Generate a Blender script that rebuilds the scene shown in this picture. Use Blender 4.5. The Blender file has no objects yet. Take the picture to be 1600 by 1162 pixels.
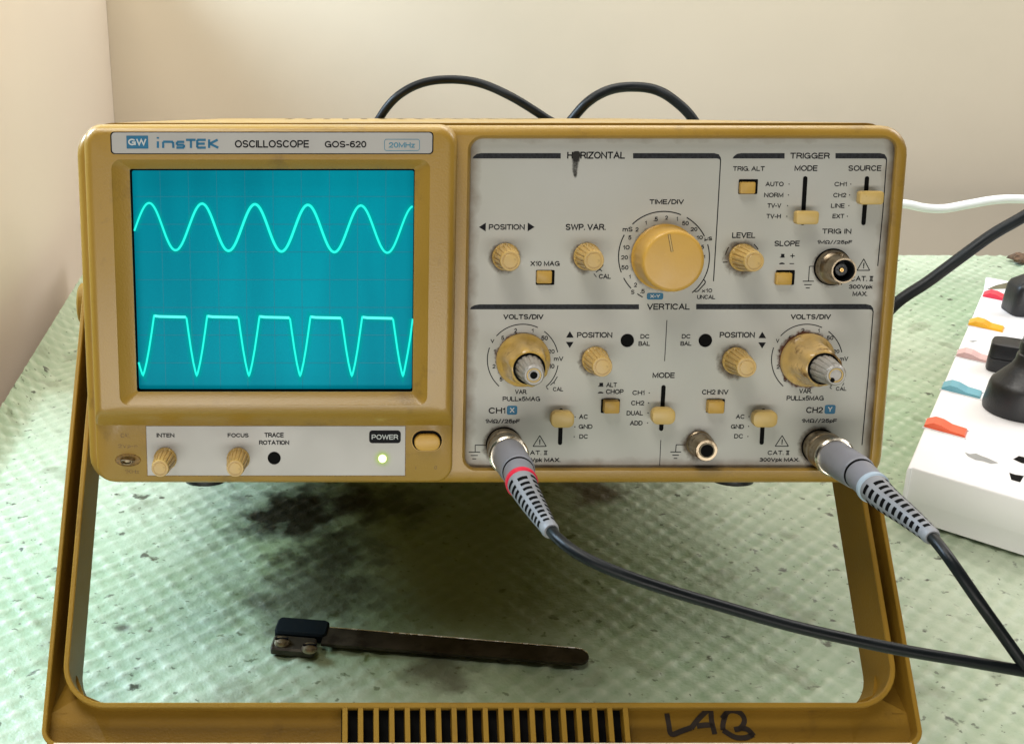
import bpy, math, random
import numpy as np
from math import sin, cos, pi, radians, tan, hypot
from mathutils import Vector, Matrix

random.seed(7)
SC = bpy.context.scene
COL = SC.collection

# ------------------------------------------------------------------ camera, world, lamps
FPX, PX0, PY0 = 2000.0, 545.0, 581.0          # focal length and principal point of the photograph (1600 px wide)
A = radians(11.4)                              # optical axis against the instrument's own axis
TILT = radians(11.0)                           # the instrument leans back on its handle
TH = A + TILT                                  # camera pitch
DIST = 480.0                                   # mm, camera to the control panel plane
CAMZ = 319.6                                   # mm above the table

cam_d = bpy.data.cameras.new('camera'); cam = bpy.data.objects.new('camera', cam_d); COL.objects.link(cam)
cam.location = (0, 0, CAMZ / 1000); cam.rotation_euler = (pi / 2 - TH, 0, 0)
cam_d.sensor_width = 36; cam_d.lens = FPX / 1600 * 36; cam_d.shift_x = (800 - PX0) / 1600
cam_d.clip_start = 0.01; cam_d.clip_end = 50
SC.camera = cam

W = bpy.data.worlds.new('World'); SC.world = W; W.use_nodes = True
bg = W.node_tree.nodes['Background']; bg.inputs[0].default_value = (0.90, 0.95, 1.0, 1); bg.inputs[1].default_value = 0.045
SC.view_settings.view_transform = 'Standard'; SC.view_settings.look = 'None'
SC.view_settings.exposure = 0.0; SC.view_settings.gamma = 1

def area(name, loc, target, sx, sy, power, color):
    d = bpy.data.lights.new(name, 'AREA'); d.shape = 'RECTANGLE'; d.size = sx; d.size_y = sy
    d.energy = power; d.color = color
    o = bpy.data.objects.new(name, d); COL.objects.link(o); o.location = loc
    o.rotation_euler = (Vector(target) - Vector(loc)).to_track_quat('-Z', 'Y').to_euler()
    return o
area('window_light', (-0.74, 0.86, 0.66), (-0.10, 0.58, 0.0), 0.45, 0.35, 22.0, (0.64, 0.82, 1.0))
area('room_light', (1.10, 0.90, 0.85), (0.35, 0.62, 0.0), 0.6, 0.5, 5.8, (1.0, 0.98, 0.97))
area('rear_light', (0.22, 1.18, 0.72), (-0.20, 0.80, 0.05), 0.7, 0.25, 2.6, (1.0, 0.96, 0.92))
area('wall_fill', (0.25, 0.78, 1.25), (0.15, 1.25, 0.10), 1.7, 0.30, 8.5, (1.0, 0.955, 0.89))  # added fill lamp, evens the brightness of the back wall
area('ceiling_light', (-0.30, 0.28, 1.25), (0.05, 0.47, 0.15), 1.0, 0.38, 9.5, (1.0, 0.96, 0.88))
area('front_fill', (0.0, -1.55, 0.06), (0.05, 0.48, 0.15), 2.3, 0.35, 22.0, (1.0, 0.955, 0.88))  # added low fill lamp: lights the instrument's face, barely the mat

# ------------------------------------------------------------------ photograph -> place
def F(px, py, h=0.0):
    """point of the plane h mm in front of the control panel, in the instrument's own axes (mm)"""
    dx, dy = px - PX0, py - PY0
    n = FPX * cos(A) - dy * sin(A); d = dy * cos(A) + FPX * sin(A)
    t = (DIST - h) / n
    return (dx * t, -h, -d * t)
def T(px, py, z=0.0):
    """point at height z mm above the table (mm, world)"""
    dx, dy = px - PX0, py - PY0
    fy = FPX * cos(TH) - dy * sin(TH); dn = dy * cos(TH) + FPX * sin(TH)
    t = (CAMZ - z) / dn
    return (dx * t, fy * t, z)
def Q(px, py, y):
    """point at world depth y mm"""
    dx, dy = px - PX0, py - PY0
    fy = FPX * cos(TH) - dy * sin(TH); dn = dy * cos(TH) + FPX * sin(TH)
    t = y / fy
    return (dx * t, y, CAMZ - dn * t)
BASE = (52.0, 220.0, -152.0)                   # the instrument's origin: middle of its underside
def S2W(p):
    """instrument axes (mm) -> world (mm)"""
    x, y, z = p
    n = DIST + y
    return (x, n * cos(TILT) + z * sin(TILT), CAMZ - n * sin(TILT) + z * cos(TILT))

# ------------------------------------------------------------------ materials
def newmat(name):
    m = bpy.data.materials.new(name); m.use_nodes = True
    nt = m.node_tree; b = nt.nodes['Principled BSDF']
    return m, nt, b
def node(nt, t, **kw):
    n = nt.nodes.new(t)
    for k, v in kw.items(): setattr(n, k, v)
    return n
def mat(name, col, rough=0.5, metal=0.0, var=0.12, vscale=60, bump=0.0, bscale=900, spec=0.5, coat=0.0, emis=None, estr=0.0,
        dirt=None, dscale=35, dthr=0.62, damt=0.6):
    m, nt, b = newmat(name); L = nt.links.new
    tc = node(nt, 'ShaderNodeTexCoord')
    nz = node(nt, 'ShaderNodeTexNoise'); nz.inputs['Scale'].default_value = vscale; nz.inputs['Detail'].default_value = 5
    L(tc.outputs['Object'], nz.inputs['Vector'])
    mr = node(nt, 'ShaderNodeMapRange'); mr.inputs[1].default_value = 0.3; mr.inputs[2].default_value = 0.7
    mr.inputs[3].default_value = 1 - var; mr.inputs[4].default_value = 1 + var
    L(nz.outputs['Fac'], mr.inputs[0])
    mx = node(nt, 'ShaderNodeVectorMath', operation='SCALE'); mx.inputs[0].default_value = col
    L(mr.outputs[0], mx.inputs['Scale'])
    out = mx.outputs[0]
    if dirt:
        n2 = node(nt, 'ShaderNodeTexNoise'); n2.inputs['Scale'].default_value = dscale; n2.inputs['Detail'].default_value = 8
        n2.inputs['Roughness'].default_value = 0.68
        L(tc.outputs['Object'], n2.inputs['Vector'])
        m2 = node(nt, 'ShaderNodeMapRange'); m2.inputs[1].default_value = dthr; m2.inputs[2].default_value = dthr + 0.12
        m2.inputs[3].default_value = 0; m2.inputs[4].default_value = damt
        L(n2.outputs['Fac'], m2.inputs[0])
        mm = node(nt, 'ShaderNodeMix', data_type='RGBA'); L(m2.outputs[0], mm.inputs['Factor'])
        L(out, mm.inputs[6]); mm.inputs[7].default_value = (*dirt, 1); out = mm.outputs[2]
    L(out, b.inputs['Base Color'])
    b.inputs['Metallic'].default_value = metal
    b.inputs['Specular IOR Level'].default_value = spec
    b.inputs['Coat Weight'].default_value = coat; b.inputs['Coat Roughness'].default_value = 0.2
    r2 = node(nt, 'ShaderNodeMapRange'); r2.inputs[1].default_value = 0.3; r2.inputs[2].default_value = 0.7
    r2.inputs[3].default_value = max(0.02, rough - 0.08); r2.inputs[4].default_value = rough + 0.08
    L(nz.outputs['Fac'], r2.inputs[0]); L(r2.outputs[0], b.inputs['Roughness'])
    if bump:
        nb = node(nt, 'ShaderNodeTexNoise'); nb.inputs['Scale'].default_value = bscale; nb.inputs['Detail'].default_value = 3
        L(tc.outputs['Object'], nb.inputs['Vector'])
        bp = node(nt, 'ShaderNodeBump'); bp.inputs['Strength'].default_value = bump; bp.inputs['Distance'].default_value = 0.0004
        L(nb.outputs['Fac'], bp.inputs['Height']); L(bp.outputs[0], b.inputs['Normal'])
    if emis:
        b.inputs['Emission Color'].default_value = (*emis, 1); b.inputs['Emission Strength'].default_value = estr
    return m

M = {}
M['case'] = mat('aged_beige_plastic', (0.36, 0.21, 0.027), 0.40, coat=0.35, var=0.10, vscale=14, bump=0.25, bscale=1300, dirt=(0.15, 0.085, 0.02), dscale=48, dthr=0.57, damt=0.5)
M['handle'] = mat('handle_plastic', (0.265, 0.148, 0.016), 0.5, spec=0.22, var=0.12, vscale=18, bump=0.35, bscale=1100, dirt=(0.10, 0.055, 0.015), dscale=30, dthr=0.60, damt=0.45)
M['knob'] = mat('knob_plastic', (0.575, 0.38, 0.115), 0.36, var=0.10, vscale=130, bump=0.1, dirt=(0.16, 0.08, 0.02), dscale=260, dthr=0.60, damt=0.45)
M['knob_big'] = mat('large_knob_plastic', (0.62, 0.36, 0.065), 0.38, var=0.06, vscale=60, bump=0.1)
M['knob_dial'] = mat('yellowed_dial_plastic', (0.60, 0.39, 0.10), 0.22, var=0.22, vscale=90, dirt=(0.12, 0.06, 0.015), dscale=190, dthr=0.56, damt=0.7, coat=0.4)
M['knob_rust'] = mat('stained_dial_plastic', (0.60, 0.40, 0.14), 0.25, var=0.25, vscale=90, dirt=(0.10, 0.035, 0.01), dscale=150, dthr=0.52, damt=0.85, coat=0.3)
M['slider'] = mat('slider_plastic', (0.60, 0.415, 0.135), 0.42, var=0.08, vscale=140, dirt=(0.2, 0.11, 0.03), dscale=200, dthr=0.62, damt=0.35)
M['button'] = mat('button_plastic', (0.52, 0.315, 0.06), 0.45, var=0.08, vscale=140)
M['steel'] = mat('tarnished_nickel', (0.38, 0.31, 0.22), 0.36, metal=1.0, var=0.2, vscale=220, dirt=(0.10, 0.06, 0.03), dscale=320, dthr=0.52, damt=0.75)
M['chrome'] = mat('bright_nickel', (0.66, 0.60, 0.49), 0.27, metal=1.0, var=0.12, vscale=200, dirt=(0.2, 0.13, 0.07), dscale=300, dthr=0.6, damt=0.6)
M['terminal'] = mat('dull_brass_ring', (0.20, 0.165, 0.11), 0.55, metal=0.2, spec=0.3, var=0.3, vscale=300)
M['lip'] = mat('highlight_pale_plastic', (0.80, 0.70, 0.60), 0.6, var=0.15, vscale=200, dirt=(0.2, 0.1, 0.06), dscale=260, dthr=0.6, damt=0.8)  # pale colour holds the highlight on the handle's lower lip
M['gold'] = mat('gold_contact', (0.75, 0.5, 0.2), 0.3, metal=1.0)
M['varknob'] = mat('grey_knob_plastic', (0.30, 0.28, 0.25), 0.3, var=0.15, vscale=150, dirt=(0.12, 0.09, 0.05), dscale=240, dthr=0.55, damt=0.6, coat=0.3)
M['black'] = mat('black_void', (0.004, 0.004, 0.004), 0.7, var=0.0, spec=0.08)
M['gasket'] = mat('black_gasket', (0.004, 0.007, 0.008), 0.7, var=0.1, spec=0.08)
M['ink'] = mat('black_ink', (0.011, 0.011, 0.013), 0.6, var=0.25, vscale=700, spec=0.1)
M['inkthin'] = mat('worn_ink', (0.035, 0.035, 0.037), 0.6, var=0.25, vscale=500, spec=0.1)
M['barink'] = mat('charcoal_ink', (0.026, 0.028, 0.033), 0.6, var=0.5, vscale=900, spec=0.15)
M['blue'] = mat('blue_ink', (0.0, 0.135, 0.27), 0.5, var=0.15, vscale=500)
M['blueline'] = mat('pale_blue_ink', (0.05, 0.22, 0.32), 0.5, var=0.1)
M['whiteink'] = mat('white_ink', (0.55, 0.58, 0.58), 0.5, var=0.1)
M['embossed'] = mat('embossed_tan', (0.23, 0.128, 0.022), 0.5, var=0.5, vscale=1200)
M['strip'] = mat('brushed_silver_strip', (0.42, 0.41, 0.39), 0.42, metal=0.15, var=0.05, vscale=40)
M['rubber'] = mat('black_rubber', (0.012, 0.013, 0.015), 0.38, var=0.25, vscale=120, bump=0.3, bscale=800, dirt=(0.07, 0.065, 0.05), dscale=160, dthr=0.6, damt=0.4)
M['cable'] = mat('black_cable_jacket', (0.005, 0.007, 0.008), 0.42, var=0.2, vscale=90, spec=0.28, bump=0.15, bscale=700)
M['whitecable'] = mat('white_cable_jacket', (0.78, 0.79, 0.78), 0.35, var=0.04, vscale=40)
M['boot'] = mat('grey_boot_plastic', (0.235, 0.24, 0.275), 0.42, var=0.08, vscale=80, bump=0.15, dirt=(0.10, 0.09, 0.08), dscale=90, dthr=0.62, damt=0.4)
M['relief'] = mat('grey_relief_plastic', (0.25, 0.255, 0.27), 0.5, var=0.12, vscale=120, bump=0.2)
M['red'] = mat('red_band', (0.75, 0.02, 0.06), 0.4, var=0.05)
M['paleblue'] = mat('pale_band', (0.42, 0.52, 0.62), 0.35, var=0.05)
M['white'] = mat('white_abs_plastic', (0.88, 0.88, 0.90), 0.35, var=0.02, vscale=20, bump=0.05)
M['whiteside'] = M['white']
M['swred'] = mat('rocker_red', (0.75, 0.035, 0.07), 0.35, var=0.05)
M['swyel'] = mat('rocker_yellow', (0.85, 0.42, 0.02), 0.35, var=0.05)
M['swpink'] = mat('rocker_pink', (0.72, 0.48, 0.47), 0.35, var=0.05)
M['swblue'] = mat('rocker_blue', (0.16, 0.42, 0.52), 0.35, var=0.05)
M['sworange'] = mat('rocker_orange', (0.85, 0.14, 0.06), 0.35, var=0.05)
M['grey'] = mat('grey_print', (0.35, 0.36, 0.36), 0.5, var=0.1)
M['olive'] = mat('olive_shade', (0.13, 0.12, 0.07), 0.5, var=0.4, vscale=300)
M['blade'] = mat('rusty_blade_steel', (0.06, 0.05, 0.036), 0.42, metal=0.7, var=0.4, vscale=80, dirt=(0.02, 0.014, 0.01), dscale=120, dthr=0.5, damt=0.7)
M['bladehighlight'] = mat('edge_highlight_steel', (0.75, 0.72, 0.66), 0.25, metal=1.0, var=0.3, vscale=300)
M['wall'] = mat('cream_wall_paint', (0.655, 0.572, 0.44), 0.7, var=0.025, vscale=5, bump=0.2, bscale=160, dirt=(0.6, 0.53, 0.40), dscale=4, dthr=0.5, damt=0.25)
M['wall_side'] = mat('pinkish_cream_wall_paint', (0.80, 0.705, 0.585), 0.7, var=0.025, vscale=5, bump=0.2, bscale=160)
M['floor'] = mat('terrazzo_floor', (0.45, 0.38, 0.32), 0.6, var=0.2, vscale=40)
M['wood'] = mat('table_wood', (0.25, 0.15, 0.08), 0.5, var=0.3, vscale=20)
M['led'] = mat('lit_led', (0.7, 0.9, 0.4), 0.3, var=0.0, emis=(0.86, 1.0, 0.42), estr=2.6)
M['trace'] = mat('phosphor_trace', (0.0, 0.1, 0.1), 0.5, var=0.0, emis=(0.012, 1.0, 0.80), estr=1.0)
M['tracehot'] = mat('bright_phosphor_trace', (0.0, 0.1, 0.1), 0.5, var=0.0, emis=(0.10, 1.0, 0.86), estr=1.1)
M['crumb'] = mat('brown_crumb', (0.12, 0.07, 0.04), 0.8, var=0.5, vscale=300)

def decal(name, col, emis=0.0, nscale=None, thr=(0.35, 0.6), power=1.0, amount=1.0):
    """soft-edged stain or glow: coverage comes from the mesh attribute 'fall'"""
    m = bpy.data.materials.new(name); m.use_nodes = True; nt = m.node_tree; nt.nodes.clear(); L = nt.links.new
    out = node(nt, 'ShaderNodeOutputMaterial'); mix = node(nt, 'ShaderNodeMixShader'); tr = node(nt, 'ShaderNodeBsdfTransparent')
    if emis:
        sh = node(nt, 'ShaderNodeEmission'); sh.inputs[0].default_value = (*col, 1); sh.inputs[1].default_value = emis
    else:
        sh = node(nt, 'ShaderNodeBsdfPrincipled'); sh.inputs['Base Color'].default_value = (*col, 1); sh.inputs['Roughness'].default_value = 0.7
    at = node(nt, 'ShaderNodeAttribute'); at.attribute_name = 'fall'
    pw = node(nt, 'ShaderNodeMath', operation='POWER'); L(at.outputs['Fac'], pw.inputs[0]); pw.inputs[1].default_value = power
    fac = pw.outputs[0]
    if nscale:
        tc = node(nt, 'ShaderNodeTexCoord'); nz = node(nt, 'ShaderNodeTexNoise'); nz.inputs['Scale'].default_value = nscale
        nz.inputs['Detail'].default_value = 6; nz.inputs['Roughness'].default_value = 0.7; L(tc.outputs['Object'], nz.inputs['Vector'])
        ad = node(nt, 'ShaderNodeMath', operation='ADD'); L(fac, ad.inputs[0]); L(nz.outputs['Fac'], ad.inputs[1])
        mr = node(nt, 'ShaderNodeMapRange'); mr.inputs[1].default_value = 0.5 + thr[0]; mr.inputs[2].default_value = 0.5 + thr[1]
        L(ad.outputs[0], mr.inputs[0]); fac = mr.outputs[0]
    am = node(nt, 'ShaderNodeMath', operation='MULTIPLY'); L(fac, am.inputs[0]); am.inputs[1].default_value = amount; am.use_clamp = True
    L(am.outputs[0], mix.inputs[0]); L(tr.outputs[0], mix.inputs[1]); L(sh.outputs[0], mix.inputs[2]); L(mix.outputs[0], out.inputs[0])
    return m
M['glow'] = decal('phosphor_glow', (0.0, 0.75, 0.62), emis=0.6, power=1.5, amount=0.75)
M['ledglow'] = decal('led_glow', (0.55, 0.8, 0.12), emis=0.8, power=2.0, amount=0.7)
M['grime'] = decal('brown_grime', (0.10, 0.06, 0.025), nscale=420, thr=(0.25, 0.75), amount=0.75)
M['rust'] = decal('rust_stain', (0.10, 0.03, 0.010), nscale=380, thr=(0.38, 0.62), amount=0.95)
M['soot'] = decal('black_smear', (0.012, 0.010, 0.008), nscale=1300, thr=(0.05, 0.75), amount=0.96)
M['marker'] = decal('marker_ink', (0.022, 0.013, 0.007), nscale=900, thr=(-0.05, 0.35), amount=0.95)

def screen_material():
    m, nt, b = newmat('teal_crt_filter'); L = nt.links.new
    tc = node(nt, 'ShaderNodeTexCoord')
    nz = node(nt, 'ShaderNodeTexNoise'); nz.inputs['Scale'].default_value = 1.0; nz.inputs['Detail'].default_value = 3
    mp = node(nt, 'ShaderNodeMapping'); mp.inputs['Scale'].default_value = (38, 1, 7); L(tc.outputs['Object'], mp.inputs[0]); L(mp.outputs[0], nz.inputs['Vector'])
    cr = node(nt, 'ShaderNodeMix', data_type='RGBA')
    mr = node(nt, 'ShaderNodeMapRange'); mr.inputs[1].default_value = 0.3; mr.inputs[2].default_value = 0.7; L(nz.outputs['Fac'], mr.inputs[0])
    L(mr.outputs[0], cr.inputs['Factor']); cr.inputs[6].default_value = (0.0, 0.175, 0.245, 1); cr.inputs[7].default_value = (0.0, 0.245, 0.325, 1)
    L(cr.outputs[2], b.inputs['Base Color']); b.inputs['Roughness'].default_value = 0.3; b.inputs['Specular IOR Level'].default_value = 0.02
    L(cr.outputs[2], b.inputs['Emission Color']); b.inputs['Emission Strength'].default_value = 0.55
    return m
M['screen'] = screen_material()
M['graticule'] = mat('graticule_line', (0.0, 0.15, 0.21), 0.4, var=0.0, spec=0.2, emis=(0.0, 0.175, 0.24), estr=0.55)

def panel_material():
    """silver-grey paint, grubby towards its edges"""
    m, nt, b = newmat('silver_grey_panel'); L = nt.links.new
    tc = node(nt, 'ShaderNodeTexCoord')
    nz = node(nt, 'ShaderNodeTexNoise'); nz.inputs['Scale'].default_value = 22; nz.inputs['Detail'].default_value = 6; L(tc.outputs['Object'], nz.inputs['Vector'])
    mr = node(nt, 'ShaderNodeMapRange'); mr.inputs[1].default_value = 0.3; mr.inputs[2].default_value = 0.7; L(nz.outputs['Fac'], mr.inputs[0])
    c = node(nt, 'ShaderNodeMix', data_type='RGBA'); L(mr.outputs[0], c.inputs['Factor'])
    c.inputs[6].default_value = (0.45, 0.45, 0.405, 1); c.inputs[7].default_value = (0.495, 0.49, 0.46, 1)
    at = node(nt, 'ShaderNodeAttribute'); at.attribute_name = 'fall'
    n2 = node(nt, 'ShaderNodeTexNoise'); n2.inputs['Scale'].default_value = 150; n2.inputs['Detail'].default_value = 7; L(tc.outputs['Object'], n2.inputs['Vector'])
    ad = node(nt, 'ShaderNodeMath', operation='ADD'); L(at.outputs['Fac'], ad.inputs[0]); L(n2.outputs['Fac'], ad.inputs[1])
    m2 = node(nt, 'ShaderNodeMapRange'); m2.inputs[1].default_value = 0.72; m2.inputs[2].default_value = 1.5; m2.inputs[4].default_value = 0.85; L(ad.outputs[0], m2.inputs[0])
    d = node(nt, 'ShaderNodeMix', data_type='RGBA'); L(m2.outputs[0], d.inputs['Factor']); L(c.outputs[2], d.inputs[6]); d.inputs[7].default_value = (0.16, 0.11, 0.06, 1)
    L(d.outputs[2], b.inputs['Base Color']); b.inputs['Roughness'].default_value = 0.5
    return m
M['panel'] = panel_material()

def mat_material():
    """mint plastic mat with grime specks, old stains and a patch of painted shade"""
    m, nt, b = newmat('mint_woven_plastic'); L = nt.links.new
    tc = node(nt, 'ShaderNodeTexCoord'); P = tc.outputs['Object']
    nz = node(nt, 'ShaderNodeTexNoise'); nz.inputs['Scale'].default_value = 9; nz.inputs['Detail'].default_value = 4; L(P, nz.inputs['Vector'])
    mr = node(nt, 'ShaderNodeMapRange'); mr.inputs[1].default_value = 0.3; mr.inputs[2].default_value = 0.7; L(nz.outputs['Fac'], mr.inputs[0])
    c = node(nt, 'ShaderNodeMix', data_type='RGBA'); L(mr.outputs[0], c.inputs['Factor'])
    c.inputs[6].default_value = (0.46, 0.54, 0.40, 1); c.inputs[7].default_value = (0.53, 0.61, 0.47, 1)
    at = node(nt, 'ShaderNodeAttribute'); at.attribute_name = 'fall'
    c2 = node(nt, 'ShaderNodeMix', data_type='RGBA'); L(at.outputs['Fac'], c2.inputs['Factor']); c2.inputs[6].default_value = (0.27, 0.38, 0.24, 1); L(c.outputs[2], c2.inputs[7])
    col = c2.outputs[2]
    for sc, thr, amt, dc in ((95, 0.655, 0.9, (0.035, 0.04, 0.025)), (260, 0.652, 0.75, (0.06, 0.075, 0.045)), (28, 0.60, 0.35, (0.12, 0.13, 0.07))):
        n2 = node(nt, 'ShaderNodeTexNoise'); n2.inputs['Scale'].default_value = sc; n2.inputs['Detail'].default_value = 5; n2.inputs['Distortion'].default_value = 0.15
        L(P, n2.inputs['Vector'])
        m2 = node(nt, 'ShaderNodeMapRange'); m2.inputs[1].default_value = thr; m2.inputs[2].default_value = thr + 0.05; m2.inputs[4].default_value = amt; L(n2.outputs['Fac'], m2.inputs[0])
        d = node(nt, 'ShaderNodeMix', data_type='RGBA'); L(m2.outputs[0], d.inputs['Factor']); L(col, d.inputs[6]); d.inputs[7].default_value = (*dc, 1); col = d.outputs[2]
    p = T(650, 880)  # broad olive patch: grime plus shade under the instrument, put into the colour
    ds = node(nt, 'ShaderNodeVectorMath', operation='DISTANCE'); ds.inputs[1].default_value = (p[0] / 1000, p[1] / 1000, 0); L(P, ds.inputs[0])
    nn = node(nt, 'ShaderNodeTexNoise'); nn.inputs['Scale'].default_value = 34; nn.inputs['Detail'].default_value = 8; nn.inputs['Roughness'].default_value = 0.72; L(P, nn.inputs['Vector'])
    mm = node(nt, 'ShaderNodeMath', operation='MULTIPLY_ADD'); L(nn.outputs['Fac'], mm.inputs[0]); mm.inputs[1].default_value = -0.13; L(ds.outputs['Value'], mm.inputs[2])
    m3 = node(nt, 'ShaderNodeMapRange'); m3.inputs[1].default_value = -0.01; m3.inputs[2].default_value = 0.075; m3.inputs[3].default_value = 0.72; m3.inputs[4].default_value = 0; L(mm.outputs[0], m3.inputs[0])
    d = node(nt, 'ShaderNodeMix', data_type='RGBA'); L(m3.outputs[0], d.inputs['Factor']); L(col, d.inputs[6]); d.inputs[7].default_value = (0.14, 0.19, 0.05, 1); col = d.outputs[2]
    # old stains with a shape of their own
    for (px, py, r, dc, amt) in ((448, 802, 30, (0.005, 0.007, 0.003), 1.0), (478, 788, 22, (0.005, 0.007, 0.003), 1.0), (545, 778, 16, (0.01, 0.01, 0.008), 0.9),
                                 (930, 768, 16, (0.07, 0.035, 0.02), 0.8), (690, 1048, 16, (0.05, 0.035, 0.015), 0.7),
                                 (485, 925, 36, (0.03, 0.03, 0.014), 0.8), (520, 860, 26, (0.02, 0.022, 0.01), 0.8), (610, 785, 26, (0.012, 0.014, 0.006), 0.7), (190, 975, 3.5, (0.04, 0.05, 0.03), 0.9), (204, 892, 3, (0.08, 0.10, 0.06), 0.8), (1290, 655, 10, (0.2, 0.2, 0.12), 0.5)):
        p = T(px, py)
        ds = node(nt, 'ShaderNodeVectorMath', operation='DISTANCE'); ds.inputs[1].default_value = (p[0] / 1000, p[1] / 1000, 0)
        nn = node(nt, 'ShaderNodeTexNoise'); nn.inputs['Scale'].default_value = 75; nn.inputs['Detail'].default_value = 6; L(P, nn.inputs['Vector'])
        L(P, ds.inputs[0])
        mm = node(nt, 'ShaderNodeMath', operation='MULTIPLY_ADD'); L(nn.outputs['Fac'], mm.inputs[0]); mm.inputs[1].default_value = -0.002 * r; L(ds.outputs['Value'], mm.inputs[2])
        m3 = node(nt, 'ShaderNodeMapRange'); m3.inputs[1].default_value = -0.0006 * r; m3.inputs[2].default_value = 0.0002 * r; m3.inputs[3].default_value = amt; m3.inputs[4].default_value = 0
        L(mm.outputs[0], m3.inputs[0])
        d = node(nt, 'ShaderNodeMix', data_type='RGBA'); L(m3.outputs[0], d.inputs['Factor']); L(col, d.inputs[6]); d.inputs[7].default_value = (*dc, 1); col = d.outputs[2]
    L(col, b.inputs['Base Color']); b.inputs['Roughness'].default_value = 0.42
    nb = node(nt, 'ShaderNodeTexNoise'); nb.inputs['Scale'].default_value = 420; nb.inputs['Detail'].default_value = 4; L(P, nb.inputs['Vector'])
    bp = node(nt, 'ShaderNodeBump'); bp.inputs['Strength'].default_value = 0.6; bp.inputs['Distance'].default_value = 0.0008
    L(nb.outputs['Fac'], bp.inputs['Height']); L(bp.outputs[0], b.inputs['Normal'])
    return m
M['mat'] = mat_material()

# ------------------------------------------------------------------ mesh helpers (everything below in mm)
def mk(name, vs, fs, m, parent=None, loc=(0, 0, 0), smooth=False, rel=None, fall=None, mesh=None):
    """one mesh object; vs in mm. rel: point (mm) that is the parent's origin in the same axes"""
    if mesh is None:
        me = bpy.data.meshes.new(name)
        if rel is None: rel = (0, 0, 0)
        me.from_pydata([((v[0] - rel[0]) / 1000, (v[1] - rel[1]) / 1000, (v[2] - rel[2]) / 1000) for v in vs], [], fs)
        me.materials.append(m)
        if fall is not None:
            a = me.attributes.new('fall', 'FLOAT', 'POINT'); a.data.foreach_set('value', fall)
        if smooth:
            me.polygons.foreach_set('use_smooth', [True] * len(me.polygons))
            try: me.set_sharp_from_angle(angle=radians(38))
            except Exception: pass
        me.update()
    else: me = mesh
    o = bpy.data.objects.new(name, me); COL.objects.link(o)
    o.location = (loc[0] / 1000, loc[1] / 1000, loc[2] / 1000)
    if parent: o.parent = parent
    return o
def empty(name, loc, rot=(0, 0, 0), label=None, cat=None, group=None):
    o = bpy.data.objects.new(name, None); COL.objects.link(o); o.empty_display_size = 0.02
    o.location = (loc[0] / 1000, loc[1] / 1000, loc[2] / 1000); o.rotation_euler = rot
    if label: o['label'] = label
    if cat: o['category'] = cat
    if group: o['group'] = group
    return o
def tag(o, label, cat, group=None):
    o['label'] = label; o['category'] = cat
    if group: o['group'] = group
    return o
def rr(x0, x1, z0, z1, r, y, n=7):
    """rounded rectangle ring in the XZ plane at y, r may be 4 radii (bl, br, tr, tl)"""
    if not isinstance(r, (tuple, list)): r = (r,) * 4
    out = []
    for (cx, cz, a0, q) in ((x0 + r[0], z0 + r[0], pi, r[0]), (x1 - r[1], z0 + r[1], 1.5 * pi, r[1]), (x1 - r[2], z1 - r[2], 0, r[2]), (x0 + r[3], z1 - r[3], pi / 2, r[3])):
        for k in range(n):
            a = a0 + (pi / 2) * k / (n - 1)
            out.append((cx + q * cos(a), y, cz + q * sin(a)))
    return out
def loft(rings, cap0=False, cap1=False):
    n = len(rings[0]); vs = [p for r in rings for p in r]; fs = []
    for i in range(len(rings) - 1):
        for k in range(n):
            a, b = i * n + k, i * n + (k + 1) % n
            fs.append((a, b, b + n, a + n))
    if cap0: fs.append(tuple(reversed(range(n))))
    if cap1: fs.append(tuple(range((len(rings) - 1) * n, len(rings) * n)))
    return vs, fs
def lathe(prof, seg=40, mod=None, axis='-y'):
    """profile of (radius, height); height runs towards the viewer (-y) or up (z)"""
    vs, fs = [], []
    for i, (r, h) in enumerate(prof):
        for k in range(seg):
            a = 2 * pi * k / seg; q = r * (mod(i, a) if mod else 1)
            vs.append((q * cos(a), -h, q * sin(a)) if axis == '-y' else (q * cos(a), q * sin(a), h))
    for i in range(len(prof) - 1):
        for k in range(seg):
            a, b = i * seg + k, i * seg + (k + 1) % seg
            fs.append((a, b, b + seg, a + seg) if axis == '-y' else (a, b, b + seg, a + seg))
    if prof[-1][0] > 1e-6: fs.append(tuple(range((len(prof) - 1) * seg, len(prof) * seg)))
    if prof[0][0] > 1e-6: fs.append(tuple(reversed(range(seg))))
    return vs, fs
def spline(pts, n=10):
    P = [Vector(p) for p in pts]; P = [P[0] * 2 - P[1]] + P + [P[-1] * 2 - P[-2]]; out = []
    for i in range(1, len(P) - 2):
        p0, p1, p2, p3 = P[i - 1:i + 3]
        for k in range(n):
            t = k / n
            out.append(0.5 * ((2 * p1) + (p2 - p0) * t + (2 * p0 - 5 * p1 + 4 * p2 - p3) * t * t + (3 * p1 - p0 - 3 * p2 + p3) * t ** 3))
    out.append(P[-2]); return out
def frames(path):
    out = []; up = None
    for i, p in enumerate(path):
        t = (path[min(i + 1, len(path) - 1)] - path[max(i - 1, 0)]).normalized()
        if up is None:
            up = Vector((0, 0, 1)) if abs(t.z) < 0.9 else Vector((0, -1, 0))
        u = (up - t * up.dot(t)).normalized(); up = u
        out.append((p, t, u, t.cross(u)))
    return out
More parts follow.
